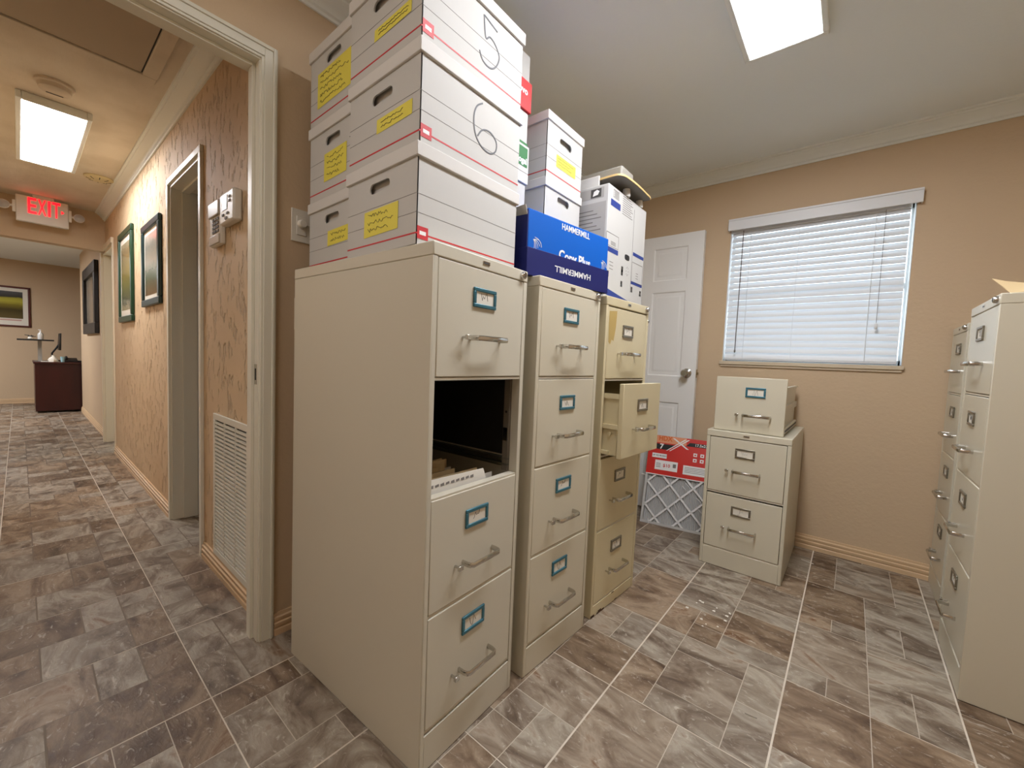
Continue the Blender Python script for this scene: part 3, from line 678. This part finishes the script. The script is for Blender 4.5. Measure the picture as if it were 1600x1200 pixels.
for k in range(3): pr(.045, .09, 1.575 + k * .006, 1.5775 + k * .006, 1)
pr(.278, .405, 1.578, 1.594, 0); frame(.275, .400, 1.452, 1.548); pr(.272, .404, 1.442, 1.456, 0)
for k in range(3): pr(.325, .35, 1.475 + k * .012, 1.4775 + k * .012, 1)
for (y, z) in ((.020, 1.445), (.160, 1.49), (.160, 1.475), (.160, 1.423), (.275, 1.415), (.378, 1.41)):
    pr(y, y + .018, z - .012, z + .014, 2); pr(y + .005, y + .012, z - .004, z + .005, 3)
for k in range(3): pr(.040, .075, 1.47 + k * .015, 1.4725 + k * .015, 1)
for k in range(8):
    a = k / 8 * 2 * PI; pr(.222 + .012 * math.cos(a), .226 + .012 * math.cos(a), 1.49 + .02 * math.sin(a), 1.493 + .02 * math.sin(a), 1)
b.add([(e, .0, .066), (e, .411, .016), (e, .411, .0), (e, .12, .012), (e, .0, .04)], [(0, 1, 2, 3, 4)], 0)
b.build('printed_marks', [M_bprint, M_line, M_ink, M_white], t)
b = MB(); n = 12; pts = []
for k in range(n): a = 2 * PI * k / n; pts.append((.215 + .026 * math.copysign(abs(math.cos(a)) ** .6, math.cos(a)), .233 + .013 * math.copysign(abs(math.sin(a)) ** .6, math.sin(a)) ))
b.prism(pts, 'x', .0, .0009); b.build('hand_hole', M_black, t)
b = MB(); b.box(-.350, -.022, -.0008, 0, .448, .492, 0); b.box(-.350, -.010, -.0008, 0, .20, .430, 0); b.box(-.085, -.035, -.0014, 0, .452, .488, 2)
for k in range(9): b.box(-.30, -.03 - (k % 3) * .02, -.0013, 0, .26 + k * .017, .264 + k * .017, 1)
b.add([(-.075, -.002, .458), (-.05, -.002, .462), (-.043, -.002, .476), (-.055, -.002, .484), (-.07, -.002, .478)], [(0, 1, 2, 3, 4)], 3)
b.build('side_print', [mat('grey_print_panel', (168, 165, 160), .7), M_line, M_ink, M_white], t)

# rounded board with feet lying on top of the tall carton
t = thing('rounded_board', (-.955, 1.80, 1.8235), .0, 'rounded light-edged board upside down on the tall white carton', 'board')
b = MB(); poly = []
for (u, v) in smooth_pts([(-.22, -.13), (.06, -.145), (.135, -.135), (.150, -.06), (.152, .04), (.148, .12), (.142, .182), (.10, .19), (-.22, .19)], 4): poly.append((u, v))
b.loft([[(x, y, .038) for x, y in poly], [(x, y, .046) for x, y in poly]], 0); b.loft([[(x * .985, y * .985, .036) for x, y in poly], [(x * .985, y * .985, .038) for x, y in poly]], 1)
b.build('board', [M_wood, M_greyb], t)
for (x, y) in ((.098, .005), (.092, .165), (-.15, .0), (-.15, .15)):
    b = MB(); b.lathe([(.0, 0), (.017, 0), (.019, .006), (.016, .034), (0, .036)], (x, y, 0)); b.build('foot', M_white, t)
t = thing('equipment_case', (-.99, 1.80, 1.8703), 0, 'grey flat case lying on the rounded board', 'case')
b = MB(); b.box(-.12, .112, -.01, .12, 0, .100); b.build('case', mat('grey_case', (160, 158, 150), .6), t, bevel=.008)
t = thing('tape_dispenser', (-1.07, 1.640, 1.8235), 0, 'pale flat tray lying on the tall carton behind the white boxes', 'tray')
b = MB(); b.box(-.06, .16, 0, .008, .004, .052); b.box(-.06, .15, .0, .012, 0, .010, 1); b.build('rim', [M_lid, M_black], t, bevel=.003)
t.name = 'flat_tray'

# curled sheet on the right cabinet
b = MB(); X0 = .372
sh = [[(.345, 2.065, 1.383), (.40, 2.06, 1.366), (.50, 2.06, 1.352), (.62, 2.06, 1.350)], [(.372, 1.99, 1.3245), (.42, 2.0, 1.340), (.50, 2.01, 1.348), (.62, 2.01, 1.350)]]
sh = [[(.334, 2.06, 1.385), (.365, 2.06, 1.374), (.42, 2.06, 1.362), (.60, 2.06, 1.352)], [(.352, 2.03, 1.355), (.385, 2.03, 1.350), (.44, 2.03, 1.350), (.60, 2.03, 1.350)], [(.368, 2.0, 1.325), (.395, 2.0, 1.330), (.45, 2.0, 1.342), (.60, 2.0, 1.346)]]
vs = [p for r in sh for p in r] + [(x, y, z - .002) for r in sh for x, y, z in r]
fs = []
for i in range(2):
    for j in range(3):
        a = i * 4 + j; fs += [(a, a + 1, a + 5, a + 4), (12 + a, 12 + a + 4, 12 + a + 5, 12 + a + 1)]
per = [0, 1, 2, 3, 7, 11, 10, 9, 8, 4]
for k in range(len(per)): a, c = per[k], per[(k + 1) % len(per)]; fs.append((a, c, c + 12, a + 12))
b.add(vs, fs); b.box(.46, .62, 2.0, 2.06, 1.3205, 1.3395)
o = b.build('curled_folder', mat('manila_sheet', (214, 190, 146), .7)); tag(o, 'curled manila folder lying on the tall right hand cabinet', 'folder')

# ------------------------------------------------------------------ six panel door standing open against the back wall
b = MB(); DX0, DX1, DY = -1.575, -.815, 2.93
b.box(DX0, DX1, DY + .006, DY + .035, .012, 1.968)
cols = [(DX0 + .105, DX0 + .105 + .225), (DX1 - .105 - .228, DX1 - .100)]
rows = [(1.655, 1.882), (.985, 1.575), (.25, .800)]
def ring(x0, x1, z0, z1, y): return [(x0, y, z0), (x1, y, z0), (x1, y, z1), (x0, y, z1)]
xs = [DX0, cols[0][0], cols[0][1], cols[1][0], cols[1][1], DX1]
for (a, c) in ((0, 1), (2, 3), (4, 5)): b.box(xs[a], xs[c], DY, DY + .006, .012, 1.968)
for (x0, x1) in cols:
    zz = [.012, rows[2][0], rows[2][1], rows[1][0], rows[1][1], rows[0][0], rows[0][1], 1.968]
    for k in (0, 2, 4, 6): b.box(x0, x1, DY, DY + .006, zz[k], zz[k + 1])
    for (z0, z1) in rows:
        i1, i2, i3 = .010, .020, .040
        b.loft([ring(x0, x1, z0, z1, DY), ring(x0 + i1, x1 - i1, z0 + i1, z1 - i1, DY + .0085), ring(x0 + i2, x1 - i2, z0 + i2, z1 - i2, DY + .0085), ring(x0 + i3, x1 - i3, z0 + i3, z1 - i3, DY + .002)], 0, cap=False)
        b.quad(ring(x0 + i3, x1 - i3, z0 + i3, z1 - i3, DY + .002))
door = S('door_1', b, M_door)
b = MB(); kx, kz = -.873, 1.011
b.lathe([(0, 0), (.032, 0), (.032, .004), (.026, .008), (.012, .012), (.011, .030), (.020, .036), (.027, .046), (.027, .056), (.020, .064), (.008, .066), (.0, .066)], (kx, DY, kz), 'y', 28, sgn=-1); b.build('door_handle', M_chrome, door)
b = MB(); b.box(DX1, DX1 + .0015, DY + .008, DY + .032, kz - .028, kz + .028); b.box(DX1, DX1 + .012, DY + .014, DY + .026, kz - .009, kz + .009); b.build('latch', mat('brass', (170, 150, 110), .3, .9), door)
for hz in (.25, 1.0, 1.75):
    b = MB(); b.cyl((DX0 - .002, DY - .006, hz - .045), (DX0 - .002, DY - .006, hz + .045), .005, 10); b.build('hinge', M_chrome, door)

# ------------------------------------------------------------------ air filter leaning at the door
t = thing('air_filter', (-1.035, 2.660, .001), .155, 'wrapped pleated air filter with red label leaning against the white door', 'air filter')
t.rotation_euler = (-.30, 0, .155)
FW_, FH, FD = .448, .597, .022
b = MB()
for (x0, x1, z0, z1) in ((0, FW_, 0, .016), (0, FW_, FH - .016, FH), (0, .016, .016, FH - .016), (FW_ - .016, FW_, .016, FH - .016)): b.box(x0, x1, 0, FD, z0, z1)
b.build('card_frame', M_box, t, bevel=.001)
b = MB(); n = 40; zig = []
for i in range(n * 2 + 1): zig.append((.016 + (FW_ - .032) * i / (n * 2), .006 if i % 2 else .018))
vs = []; fs = []
for (x, y) in zig: vs += [(x, y, .016), (x, y, FH - .016)]
for i in range(len(zig) - 1): fs.append((2 * i, 2 * i + 2, 2 * i + 3, 2 * i + 1))
b.add(vs, fs); b.box(.016, FW_ - .016, .019, .020, .016, FH - .016); b.build('pleats', M_pleat, t, smooth=False)
b = MB(); zt = .325; st = .145; hwd = .0058
def clip_seg(x0, z0, x1, z1):
    (xa, za), (xb, zb) = (x0, z0), (x1, z1); X0_, X1_, Z0_, Z1_ = .010, FW_ - .010, .010, zt; t0, t1 = 0, 1; dx, dz = xb - xa, zb - za
    for p, q in ((-dx, xa - X0_), (dx, X1_ - xa), (-dz, za - Z0_), (dz, Z1_ - za)):
        if p == 0:
            if q < 0: return None
        else:
            r = q / p
            if p < 0: t0 = max(t0, r)
            else: t1 = min(t1, r)
    return None if t0 >= t1 else (xa + t0 * dx, za + t0 * dz, xa + t1 * dx, za + t1 * dz)
for k in range(-8, 12):
    for sg in (1, -1):
        xs_ = k * st; s = clip_seg(xs_, -.05 if sg > 0 else .6, xs_ + .7, (-.05 + .7 * 1.05) if sg > 0 else .6 - .7 * 1.05)
        if s:
            d = Vector((s[2] - s[0], 0, s[3] - s[1])).normalized(); nn = Vector((-d.z, 0, d.x)) * hwd; A = Vector((s[0], .001, s[1])); B = Vector((s[2], .001, s[3])); q = Vector((0, .003, 0))
            b.hexa([A - nn, B - nn, B + nn, A + nn], [A - nn + q, B - nn + q, B + nn + q, A + nn + q])
b.build('lattice', M_white, t)
M_fred = mat('red_card', (206, 40, 32), .4, coat=.3)
b = MB(); b.box(0, FW_, -.0022, -.0008, zt, FH, 0); b.box(0, FW_, -.0026, -.0020, zt, zt + .006, 1)
b.box(.03, .24, -.0026, -.002, FH - .050, FH, 3)
b.add([(.035, -.0030, FH - .095), (.13, -.0030, FH - .095), (.165, -.0030, FH - .058), (.035, -.0030, FH - .058)], [(0, 1, 2, 3)], 2)
b.add([(.24, -.0030, FH - .052), (.448, -.0030, FH - .052), (.448, -.0030, FH - .027), (.262, -.0030, FH - .027)], [(0, 1, 2, 3)], 2)
for (xa, xb) in ((.15, .21), (.17, .23)): b.add([(xa - .035, -.0032, FH - .10), (xa - .027, -.0032, FH - .10), (xb + .03, -.0032, FH - .01), (xb + .018, -.0032, FH - .01)], [(0, 1, 2, 3)], 1)
b.add([(.245, -.0033, FH - .075), (.26, -.0033, FH - .075), (.165, -.0033, FH - .01), (.15, -.0033, FH - .01)], [(0, 1, 2, 3)], 1)
b.box(.03, .125, -.0032, -.002, FH - .155, FH - .125, 1); b.box(.055, .200, -.0034, -.002, FH - .235, FH - .170, 1); b.box(.235, .385, -.0034, -.002, FH - .240, FH - .180, 1)
for i in range(3):
    for j in range(2): b.box(.290 + i * .042, .312 + i * .042, -.0034, -.002, FH - .115 - j * .036, FH - .093 - j * .036, 1); b.box(.296 + i * .042, .306 + i * .042, -.0037, -.003, FH - .109 - j * .036, FH - .100 - j * .036, 0)
for k in range(4): b.box(.245, .375, -.0037, -.003, FH - .195 - k * .010, FH - .192 - k * .010, 4)
for k in range(3): b.box(.062, .092, -.0037, -.003, FH - .195 - k * .011, FH - .191 - k * .011, 4)
b.box(.170, .190, -.0037, -.003, FH - .210, FH - .185, 4)
b.build('label_card', [M_fred, M_white, M_black, mat('orange_print', (226, 150, 110), .5), M_line], t)
text('lettering', 'HDX', .045, mat('orange_letters', (216, 104, 30), .5), t, face_ym(.105, -.0034, FH - .020), bold=.0015, sx=.9)
text('lettering', '7', .048, M_white, t, face_ym(.085, -.0036, FH - .076), bold=.0015)
text('lettering', '17.5x23.5x1', .024, M_white, t, face_ym(.352, -.0036, FH - .040), bold=.0004)
text('lettering', '$10', .030, M_fred, t, face_ym(.130, -.0040, FH - .203), bold=.0005)
text('lettering', 'UP TO 90 DAY', .014, M_ink, t, face_ym(.078, -.0040, FH - .140), bold=.0002)
M_wrap_glint = mat('white_wrap_glint', (250, 250, 250), .1, coat=1)  # opaque white, imitates highlights on the plastic wrap
for (x, z, l, a) in ((.24, .28, .07, -.7), (.26, .30, .05, -.7), (.20, .16, .05, -1.0), (.215, .17, .05, -1.0), (.33, .22, .07, -.6), (.35, .15, .06, -.7), (.28, .06, .04, .6), (.05, .03, .03, -1.2), (.10, .23, .03, -.2)):
    b = MB(); dx, dz = math.cos(a) * l, math.sin(a) * l
    b.hexa([(x, -.0045, z), (x + dx, -.0045, z + dz), (x + dx, -.0043, z + dz), (x, -.0043, z)], [(x + .002, -.0045, z + .003), (x + dx + .001, -.0045, z + dz + .001), (x + dx + .001, -.0043, z + dz + .001), (x + .002, -.0043, z + .003)])
    b.build('wrap_highlight', M_wrap_glint, t)  # white streak painted as a glint of the wrap

# ------------------------------------------------------------------ wall plates, keypad, thermostat, grille
t = thing('dimmer_switch', (XW, .664, 1.505), 0, 'white wall plate with round dimmer knob beside the door casing', 'switch')
b = MB(); b.box(.0005, .006, -.034, .034, -.058, .058); b.build('plate', M_plastic, t, bevel=.002)
b = MB(); b.box(.006, .009, -.017, .017, -.033, .033); b.build('insert', M_plastic, t, bevel=.001)
b = MB(); b.lathe([(0, .026), (.012, .026), (.0145, .022), (.0155, .009), (.0155, .006)], (0, 0, .006), 'x', 24); b.build('knob', M_plastic, t)
t = thing('wall_switch', (XW, .678, 1.187), 0, 'plain white wall plate low beside the near cabinet edge', 'switch')
b = MB(); b.box(.0005, .006, -.034, .034, -.058, .058); b.build('plate', M_plastic, t, bevel=.002)
b = MB(); b.box(.006, .010, -.016, .016, -.032, .032); b.build('rocker', M_plastic, t, bevel=.001)

t = thing('alarm_keypad', (-2.18, YH, 1.59), 0, 'white alarm keypad on the hallway wall left of the thermostat', 'keypad')
b = MB(); b.box(-.075, .075, -.022, -.0005, -.092, .097, 0); b.build('case', M_plastic, t, bevel=.006)
b = MB(); b.box(-.07, .07, -.030, -.022, .030, .092); b.build('cover', mat('keypad_cover', (205, 198, 186), .35), t, bevel=.005)
b = MB()
for i in range(4):
    for j in range(3): b.box(-.025 + j * .03, -.004 + j * .03, -.026, -.021, .010 - i * .017, .021 - i * .017)
b.build('buttons', M_line, t)
b = MB(); b.box(-.07, .07, -.027, -.021, -.088, -.050); b.build('door_flap', mat('keypad_flap', (190, 182, 168), .4), t, bevel=.004)
t = thing('thermostat', (-1.985, YH, 1.623), 0, 'white thermostat with small grey display on the hallway wall', 'thermostat')
b = MB(); b.box(-.085, .085, -.034, -.0005, -.064, .060); b.build('case', M_plastic, t, bevel=.008)
b = MB(); b.box(-.045, .012, -.0355, -.033, -.012, .042); b.build('display', M_lcd, t)
b = MB()
for (x, z) in ((.045, .030), (.045, .014), (-.035, -.030), (.02, -.030)): b.box(x - .010, x + .010, -.037, -.033, z - .004, z + .004)
b.box(-.010, .012, -.037, -.033, -.052, -.042); b.build('buttons', M_line, t)

t = thing('return_air_grille', (-2.26, YH, .086), 0, 'white louvred return air grille low on the hallway wall', 'vent')
GW, GH = .46, .665
b = MB()
for (x0, x1, z0, z1) in ((0, GW, 0, .028), (0, GW, GH - .028, GH), (0, .026, .028, GH - .028), (GW - .026, GW, .028, GH - .028)): b.box(x0, x1, -.010, -.0005, z0, z1)
b.box(.150, .160, -.009, -.001, .028, GH - .028); b.box(.295, .305, -.009, -.001, .028, GH - .028); b.build('frame', M_trim, t, bevel=.002)
b = MB(); n = 34
for i in range(n):
    z = .032 + (GH - .062) * i / n; b.hexa([(.026, -.009, z), (GW - .026, -.009, z), (GW - .026, -.001, z + .006), (.026, -.001, z + .006)], [(.026, -.009, z + .0085), (GW - .026, -.009, z + .0085), (GW - .026, -.001, z + .010), (.026, -.001, z + .010)])
b.build('louvres', M_trim, t)
b = MB(); b.box(.02, GW - .02, -.001, -.0004, .02, GH - .02); b.build('backing', M_dark, t)

# ------------------------------------------------------------------ pictures
def art_mat(name, stops, scale=3, dist=1.5):
    m = bpy.data.materials.new(name); m.use_nodes = True; nt = m.node_tree; b = nt.nodes['Principled BSDF']; b.inputs['Roughness'].default_value = .15
    tc = nt.nodes.new('ShaderNodeTexCoord'); sp = nt.nodes.new('ShaderNodeSeparateXYZ'); nt.links.new(tc.outputs['Generated'], sp.inputs[0])
    n = nt.nodes.new('ShaderNodeTexNoise'); n.inputs['Scale'].default_value = scale; n.inputs['Detail'].default_value = 5; n.inputs['Distortion'].default_value = dist; nt.links.new(tc.outputs['Generated'], n.inputs[0])
    ma = nt.nodes.new('ShaderNodeMath'); ma.operation = 'MULTIPLY_ADD'; ma.inputs[1].default_value = .22; nt.links.new(n.outputs[0], ma.inputs[0])
    mb = nt.nodes.new('ShaderNodeMath'); mb.operation = 'SUBTRACT'; mb.inputs[1].default_value = .11; nt.links.new(sp.outputs[2], mb.inputs[0]); nt.links.new(mb.outputs[0], ma.inputs[2])
    r = nt.nodes.new('ShaderNodeValToRGB'); cr = r.color_ramp; cr.elements[0].position = stops[0][0]; cr.elements[0].color = lin(stops[0][1]); cr.elements[1].position = stops[-1][0]; cr.elements[1].color = lin(stops[-1][1])
    for p, c in stops[1:-1]: e = cr.elements.new(p); e.color = lin(c)
    nt.links.new(ma.outputs[0], r.inputs[0]); nt.links.new(r.outputs[0], b.inputs['Base Color']); return m
def picture(loc, rz, W, H, fr, mf, art, label, mat_w=0, extra=None, tilt=0, depth=.022):
    t = thing('framed_picture', loc, rz, label, 'picture'); t.rotation_euler = (0, tilt, rz)
    b = MB(); o = fr
    for (x0, x1, z0, z1) in ((0, W, 0, o), (0, W, H - o, H), (0, o, o, H - o), (W - o, W, o, H - o)): b.box(x0, x1, -depth, -.001, z0, z1)
    b.build('frame', mf, t, bevel=.006, seg=3)
    if mat_w:
        b = MB(); b.box(o, W - o, -.008, -.002, o, H - o); b.build('mount', M_card, t)
    b = MB(); k = o + mat_w; b.box(k, W - k, -.0095, -.0025, k + (extra or 0), H - k); b.build('print', art, t)
    return t
A1 = art_mat('palm_print', [(.0, (120, 92, 62)), (.3, (92, 110, 84)), (.55, (176, 168, 150)), (.8, (150, 150, 140)), (1, (210, 200, 185))], 6, 2)
A2 = art_mat('garden_print', [(.0, (196, 186, 160)), (.18, (70, 92, 60)), (.35, (120, 130, 70)), (.6, (170, 150, 80)), (.85, (150, 130, 90)), (1, (190, 180, 150))], 9, 2)
A3 = art_mat('pale_print', [(.0, (150, 140, 124)), (.5, (178, 166, 148)), (1, (160, 150, 134))], 3, 1)
A4 = art_mat('hill_print', [(.0, (96, 84, 52)), (.35, (70, 62, 34)), (.5, (120, 110, 44)), (.62, (176, 170, 66)), (.72, (166, 160, 62)), (.78, (60, 60, 56)), (1, (92, 94, 98))], 1.5, .6)
picture((-3.885, YH, 1.315), 0, .56, .55, .045, M_frame_t, A1, 'dark teal framed picture nearer the hallway doorway', .03, tilt=0)
picture((-4.93, YH, 1.235), 0, .64, .74, .05, M_frame_g, A2, 'taller green framed picture farther along the hallway wall', .05)
picture((-8.08, .60, 1.165), 0, 1.35, .84, .13, M_frame_b, A3, 'wide black framed picture on the wall past the exit sign', 0, depth=.04)
t = picture((-10.6, -.70, 1.262), PI / 2, .835, .656, .028, mat('dark_red_frame', (84, 34, 26), .4), A4, 'landscape print in thin dark red frame on the far room wall', .055, extra=.055)
b = MB(); b.box(.10, .735, -.0098, -.008, .10, .118); b.box(.10, .735, -.0098, -.008, .128, .131); b.build('caption_line', mat('pink_print', (196, 150, 140), .6), t)

# ------------------------------------------------------------------ exit sign, detectors
t = thing('exit_sign', (-5.70, .160, 2.10), 0, 'white lit sign reading EXIT in red with two lamp heads', 'exit sign')
b = MB(); b.box(-.045, 0, -.158, .158, .0, .225); b.build('housing', M_plastic, t, bevel=.006)
b = MB(); b.box(-.035, -.01, -.06, .07, .225, .2495); b.build('canopy', M_plastic, t, bevel=.003)
for ch, y0_, y1_ in (('E', -.091, -.040), ('X', -.030, .020), ('I', .030, .046), ('T', .056, .106)):
    text('lettering', ch, .195, M_exitred, t, face_x(.001, (y0_ + y1_) / 2, .138), ext=.001, bold=.002, width=y1_ - y0_)
b = MB(); b.add([(.001, .112, .150), (.001, .112, .120), (.001, .130, .135)], [(0, 1, 2)]); b.build('arrow', M_exitred, t)
for sg in (-1, 1):
    b = MB(); b.box(-.04, -.008, sg * .158, sg * .176, .07, .17, 0); b.cyl((-.02, sg * .170, .12), (-.02, sg * .200, .12), .012, 12, 0)
    b.lathe([(0, -.02), (.026, -.018), (.036, .0), (.038, .022), (.036, .026)], (-.02, sg * .225, .115), 'x', 20, 0); b.build('lamp_head', M_plastic, t)
    b = MB(); b.lathe([(0, .034), (.02, .032), (.034, .026)], (-.02, sg * .225, .115), 'x', 20); b.build('lens', M_lens, t)
t = thing('smoke_detector', (-3.20, .140, ZC), 0, 'white smoke detector on the hallway ceiling before the light', 'smoke detector')
b = MB(); b.lathe([(.072, -.0005), (.072, -.012), (.062, -.016), (.058, -.034), (.048, -.040), (0, -.041)], (0, 0, 0), 'z', 32); b.build('case', M_hceil, t)
b = MB(); b.box(-.03, -.024, -.03, .03, -.0425, -.040); b.build('slot', M_ink, t)
t = thing('ceiling_speaker', (-4.66, .425, ZC), 0, 'round yellowed detector on the hallway ceiling past the light', 'detector')
t.name = 'round_detector'
b = MB(); b.lathe([(.085, -.0005), (.085, -.008), (.078, -.014), (.05, -.024), (.03, -.026), (0, -.026)], (0, 0, 0), 'z', 32); b.build('case', mat('yellowed_plastic', (206, 192, 150), .5), t)
b = MB()
for k in range(8):
    a = k * PI / 4; c, s = math.cos(a), math.sin(a); b.cyl((c * .042, s * .042, -.0245), (c * .070, s * .070, -.0175), .003, 6)
b.build('slots', M_ink, t)

# ------------------------------------------------------------------ far room desk and its things
t = thing('office_desk', (-9.0, .4, 0), 0, 'dark cherry desk in the far room at the end of the hallway', 'desk')
b = MB(); b.box(-.72, -.02, -.262, 1.0, .03, .72); b.build('panel', M_cherry, t, bevel=.003)
b = MB(); b.box(-.75, 0, -.275, 1.02, .72, .748); b.build('desk_top', M_cherry, t, bevel=.004)
t = thing('counter_shelf', (-9.25, .19, 0), 0, 'raised dark shelf on a grey post beside the cherry desk', 'shelf')
b = MB(); b.box(-.12, .12, -.21, .145, 1.050, 1.072); b.build('shelf_board', M_black, t, bevel=.003)
b = MB(); b.box(-.02, .02, -.015, .025, .749, 1.050); b.build('post', mat('grey_post', (150, 146, 138), .5), t)
b = MB(); b.box(-.07, .07, -.05, .055, .7485, .756); b.build('foot_plate', mat('grey_post_foot', (130, 126, 118), .5), t)
t = thing('pump_bottle', (-9.20, .205, 1.0725), 0, 'clear pump bottle standing on the raised dark shelf', 'bottle')
b = MB(); b.lathe([(.028, 0), (.030, .01), (.030, .075), (.018, .095), (.010, .105), (0, .105)]); b.build('bottle', mat('clear_plastic', (226, 226, 222), .2, trans=.3), t)
b = MB(); b.cyl((0, 0, .104), (0, 0, .125), .009, 12); b.cyl((0, 0, .125), (0, 0, .135), .004, 8); b.box(-.006, .006, -.022, .006, .135, .143); b.build('pump', M_white, t)
t = thing('ornament', (-9.20, .105, 1.0725), 0, 'small dark and silver ornament beside the pump bottle', 'ornament')
b = MB(); b.lathe([(.022, 0), (.026, .012), (.014, .03), (0, .034)]); b.build('bowl', M_card, t)
b = MB()
for a, l in ((.3, .06), (1.2, .05), (2.4, .07), (2.0, .05), (.8, .045)): b.tube([(0, 0, .028), (0, math.cos(a) * l * .5, .028 + math.sin(a) * l * .5), (0, math.cos(a) * l, .028 + math.sin(a) * l * .6)], .005, 6)
b.build('leaves', M_ink, t)
t = thing('computer_monitor', (-9.55, .40, .7485), 0, 'black computer monitor seen edge-on on the cherry desk', 'monitor')
b = MB(); b.hexa([(-.22, -.010, .17), (.22, -.010, .17), (.22, .012, .17), (-.22, .012, .17)], [(-.22, .004, .43), (.22, .004, .43), (.22, .018, .43), (-.22, .018, .43)]); b.build('screen', M_black, t, bevel=.003)
b = MB(); b.tube([(0, 0, .26), (0, -.03, .20), (0, -.075, .12), (0, -.08, .012)], .012, 8); b.build('stand', M_black, t)
b = MB(); b.box(-.1, .1, -.12, .05, 0, .012); b.build('base', M_black, t, bevel=.003)
t = thing('desk_telephone', (-9.16, .50, .7485), 0, 'black desk telephone on the cherry desk', 'telephone')
b = MB(); b.hexa([(-.1, -.07, 0), (.09, -.07, 0), (.09, .07, 0), (-.1, .07, 0)], [(-.1, -.07, .06), (.09, -.07, .03), (.09, .07, .03), (-.1, .07, .06)]); b.build('phone_base', M_black, t, bevel=.005)
b = MB(); b.tube([(-.08, -.045, .07), (-.04, -.045, .075), (.05, -.045, .06), (.08, -.045, .045)], .014, 8); b.build('handset', M_black, t)
t = thing('tissue_bag', (-9.05, .32, .7485), 0, 'crumpled clear bag on the cherry desk beside the monitor', 'bag')
rb = random.Random(3); b = MB()
b.loft([[(r * math.cos(a * PI / 5) * rb.uniform(.8, 1.1), r * math.sin(a * PI / 5) * rb.uniform(.8, 1.1), h) for a in range(10)] for r, h in ((.05, 0), (.055, .03), (.04, .06), (.018, .085), (.02, .1))]); b.build('bag', M_card, t)
t = thing('desk_cup', (-9.03, .41, .7485), 0, 'small pale blue cup between the bag and the telephone', 'cup')
b = MB(); b.lathe([(.018, 0), (.024, .08), (.022, .08), (.017, .005), (0, .004)]); b.build('cup', mat('pale_blue', (150, 190, 200), .3), t)
t = thing('keyboard', (-9.16, .66, .7485), 0, 'flat black keyboard at the right end of the cherry desk', 'keyboard')
b = MB(); b.box(-.1, .08, -.08, .10, 0, .018); b.build('keyboard_case', M_black, t, bevel=.003)
b = MB()
for i in range(4):
    for j in range(6): b.box(-.08 + i * .035, -.052 + i * .035, -.07 + j * .027, -.048 + j * .027, .018, .022)
b.build('keys', M_ink, t)
t = thing('desk_blotter', (-9.08, .22, .7485), 0, 'white paper pad lying at the left end of the cherry desk', 'paper pad')
b = MB(); b.box(-.1, .06, -.02, .16, 0, .006); b.build('pad', M_paper, t)
t.name = 'paper_pad'

# ------------------------------------------------------------------ litter on the floor
lit = random.Random(5)
for i in range(14):
    x = -.42 + lit.uniform(-.07, .09); y = 1.86 + lit.uniform(-.10, .10); s = lit.uniform(.003, .007)
    b = MB(); b.hexa([(-s, -s * .7, 0), (s, -s, 0), (s * .8, s, 0), (-s * .9, s * .6, 0)], [(-s * .6, -s * .5, .002), (s * .5, -s * .5, .002), (s * .5, s * .5, .002), (-s * .5, s * .4, .002)])
    o = b.build('paper_crumb', M_paper); o.location = (x, y, .0002); tag(o, 'tiny white paper crumb on the floor tiles before the yellowish cabinet', 'paper crumb', 'crumbs by the yellowish cabinet')
b = MB(); b.cyl((-.016, 0, .0015), (.016, .004, .0015), .0012, 6); o = b.build('staple', M_chrome); o.location = (-.165, 1.40, 0); tag(o, 'small metal pin lying on the floor in the open aisle', 'pin')
b = MB(); b.cyl((-.028, .006, .002), (.028, -.012, .002), .0018, 6); o = b.build('toothpick', M_paper); o.location = (-.12, 2.78, 0); tag(o, 'thin pale stick on the floor beside the short cabinet', 'stick')
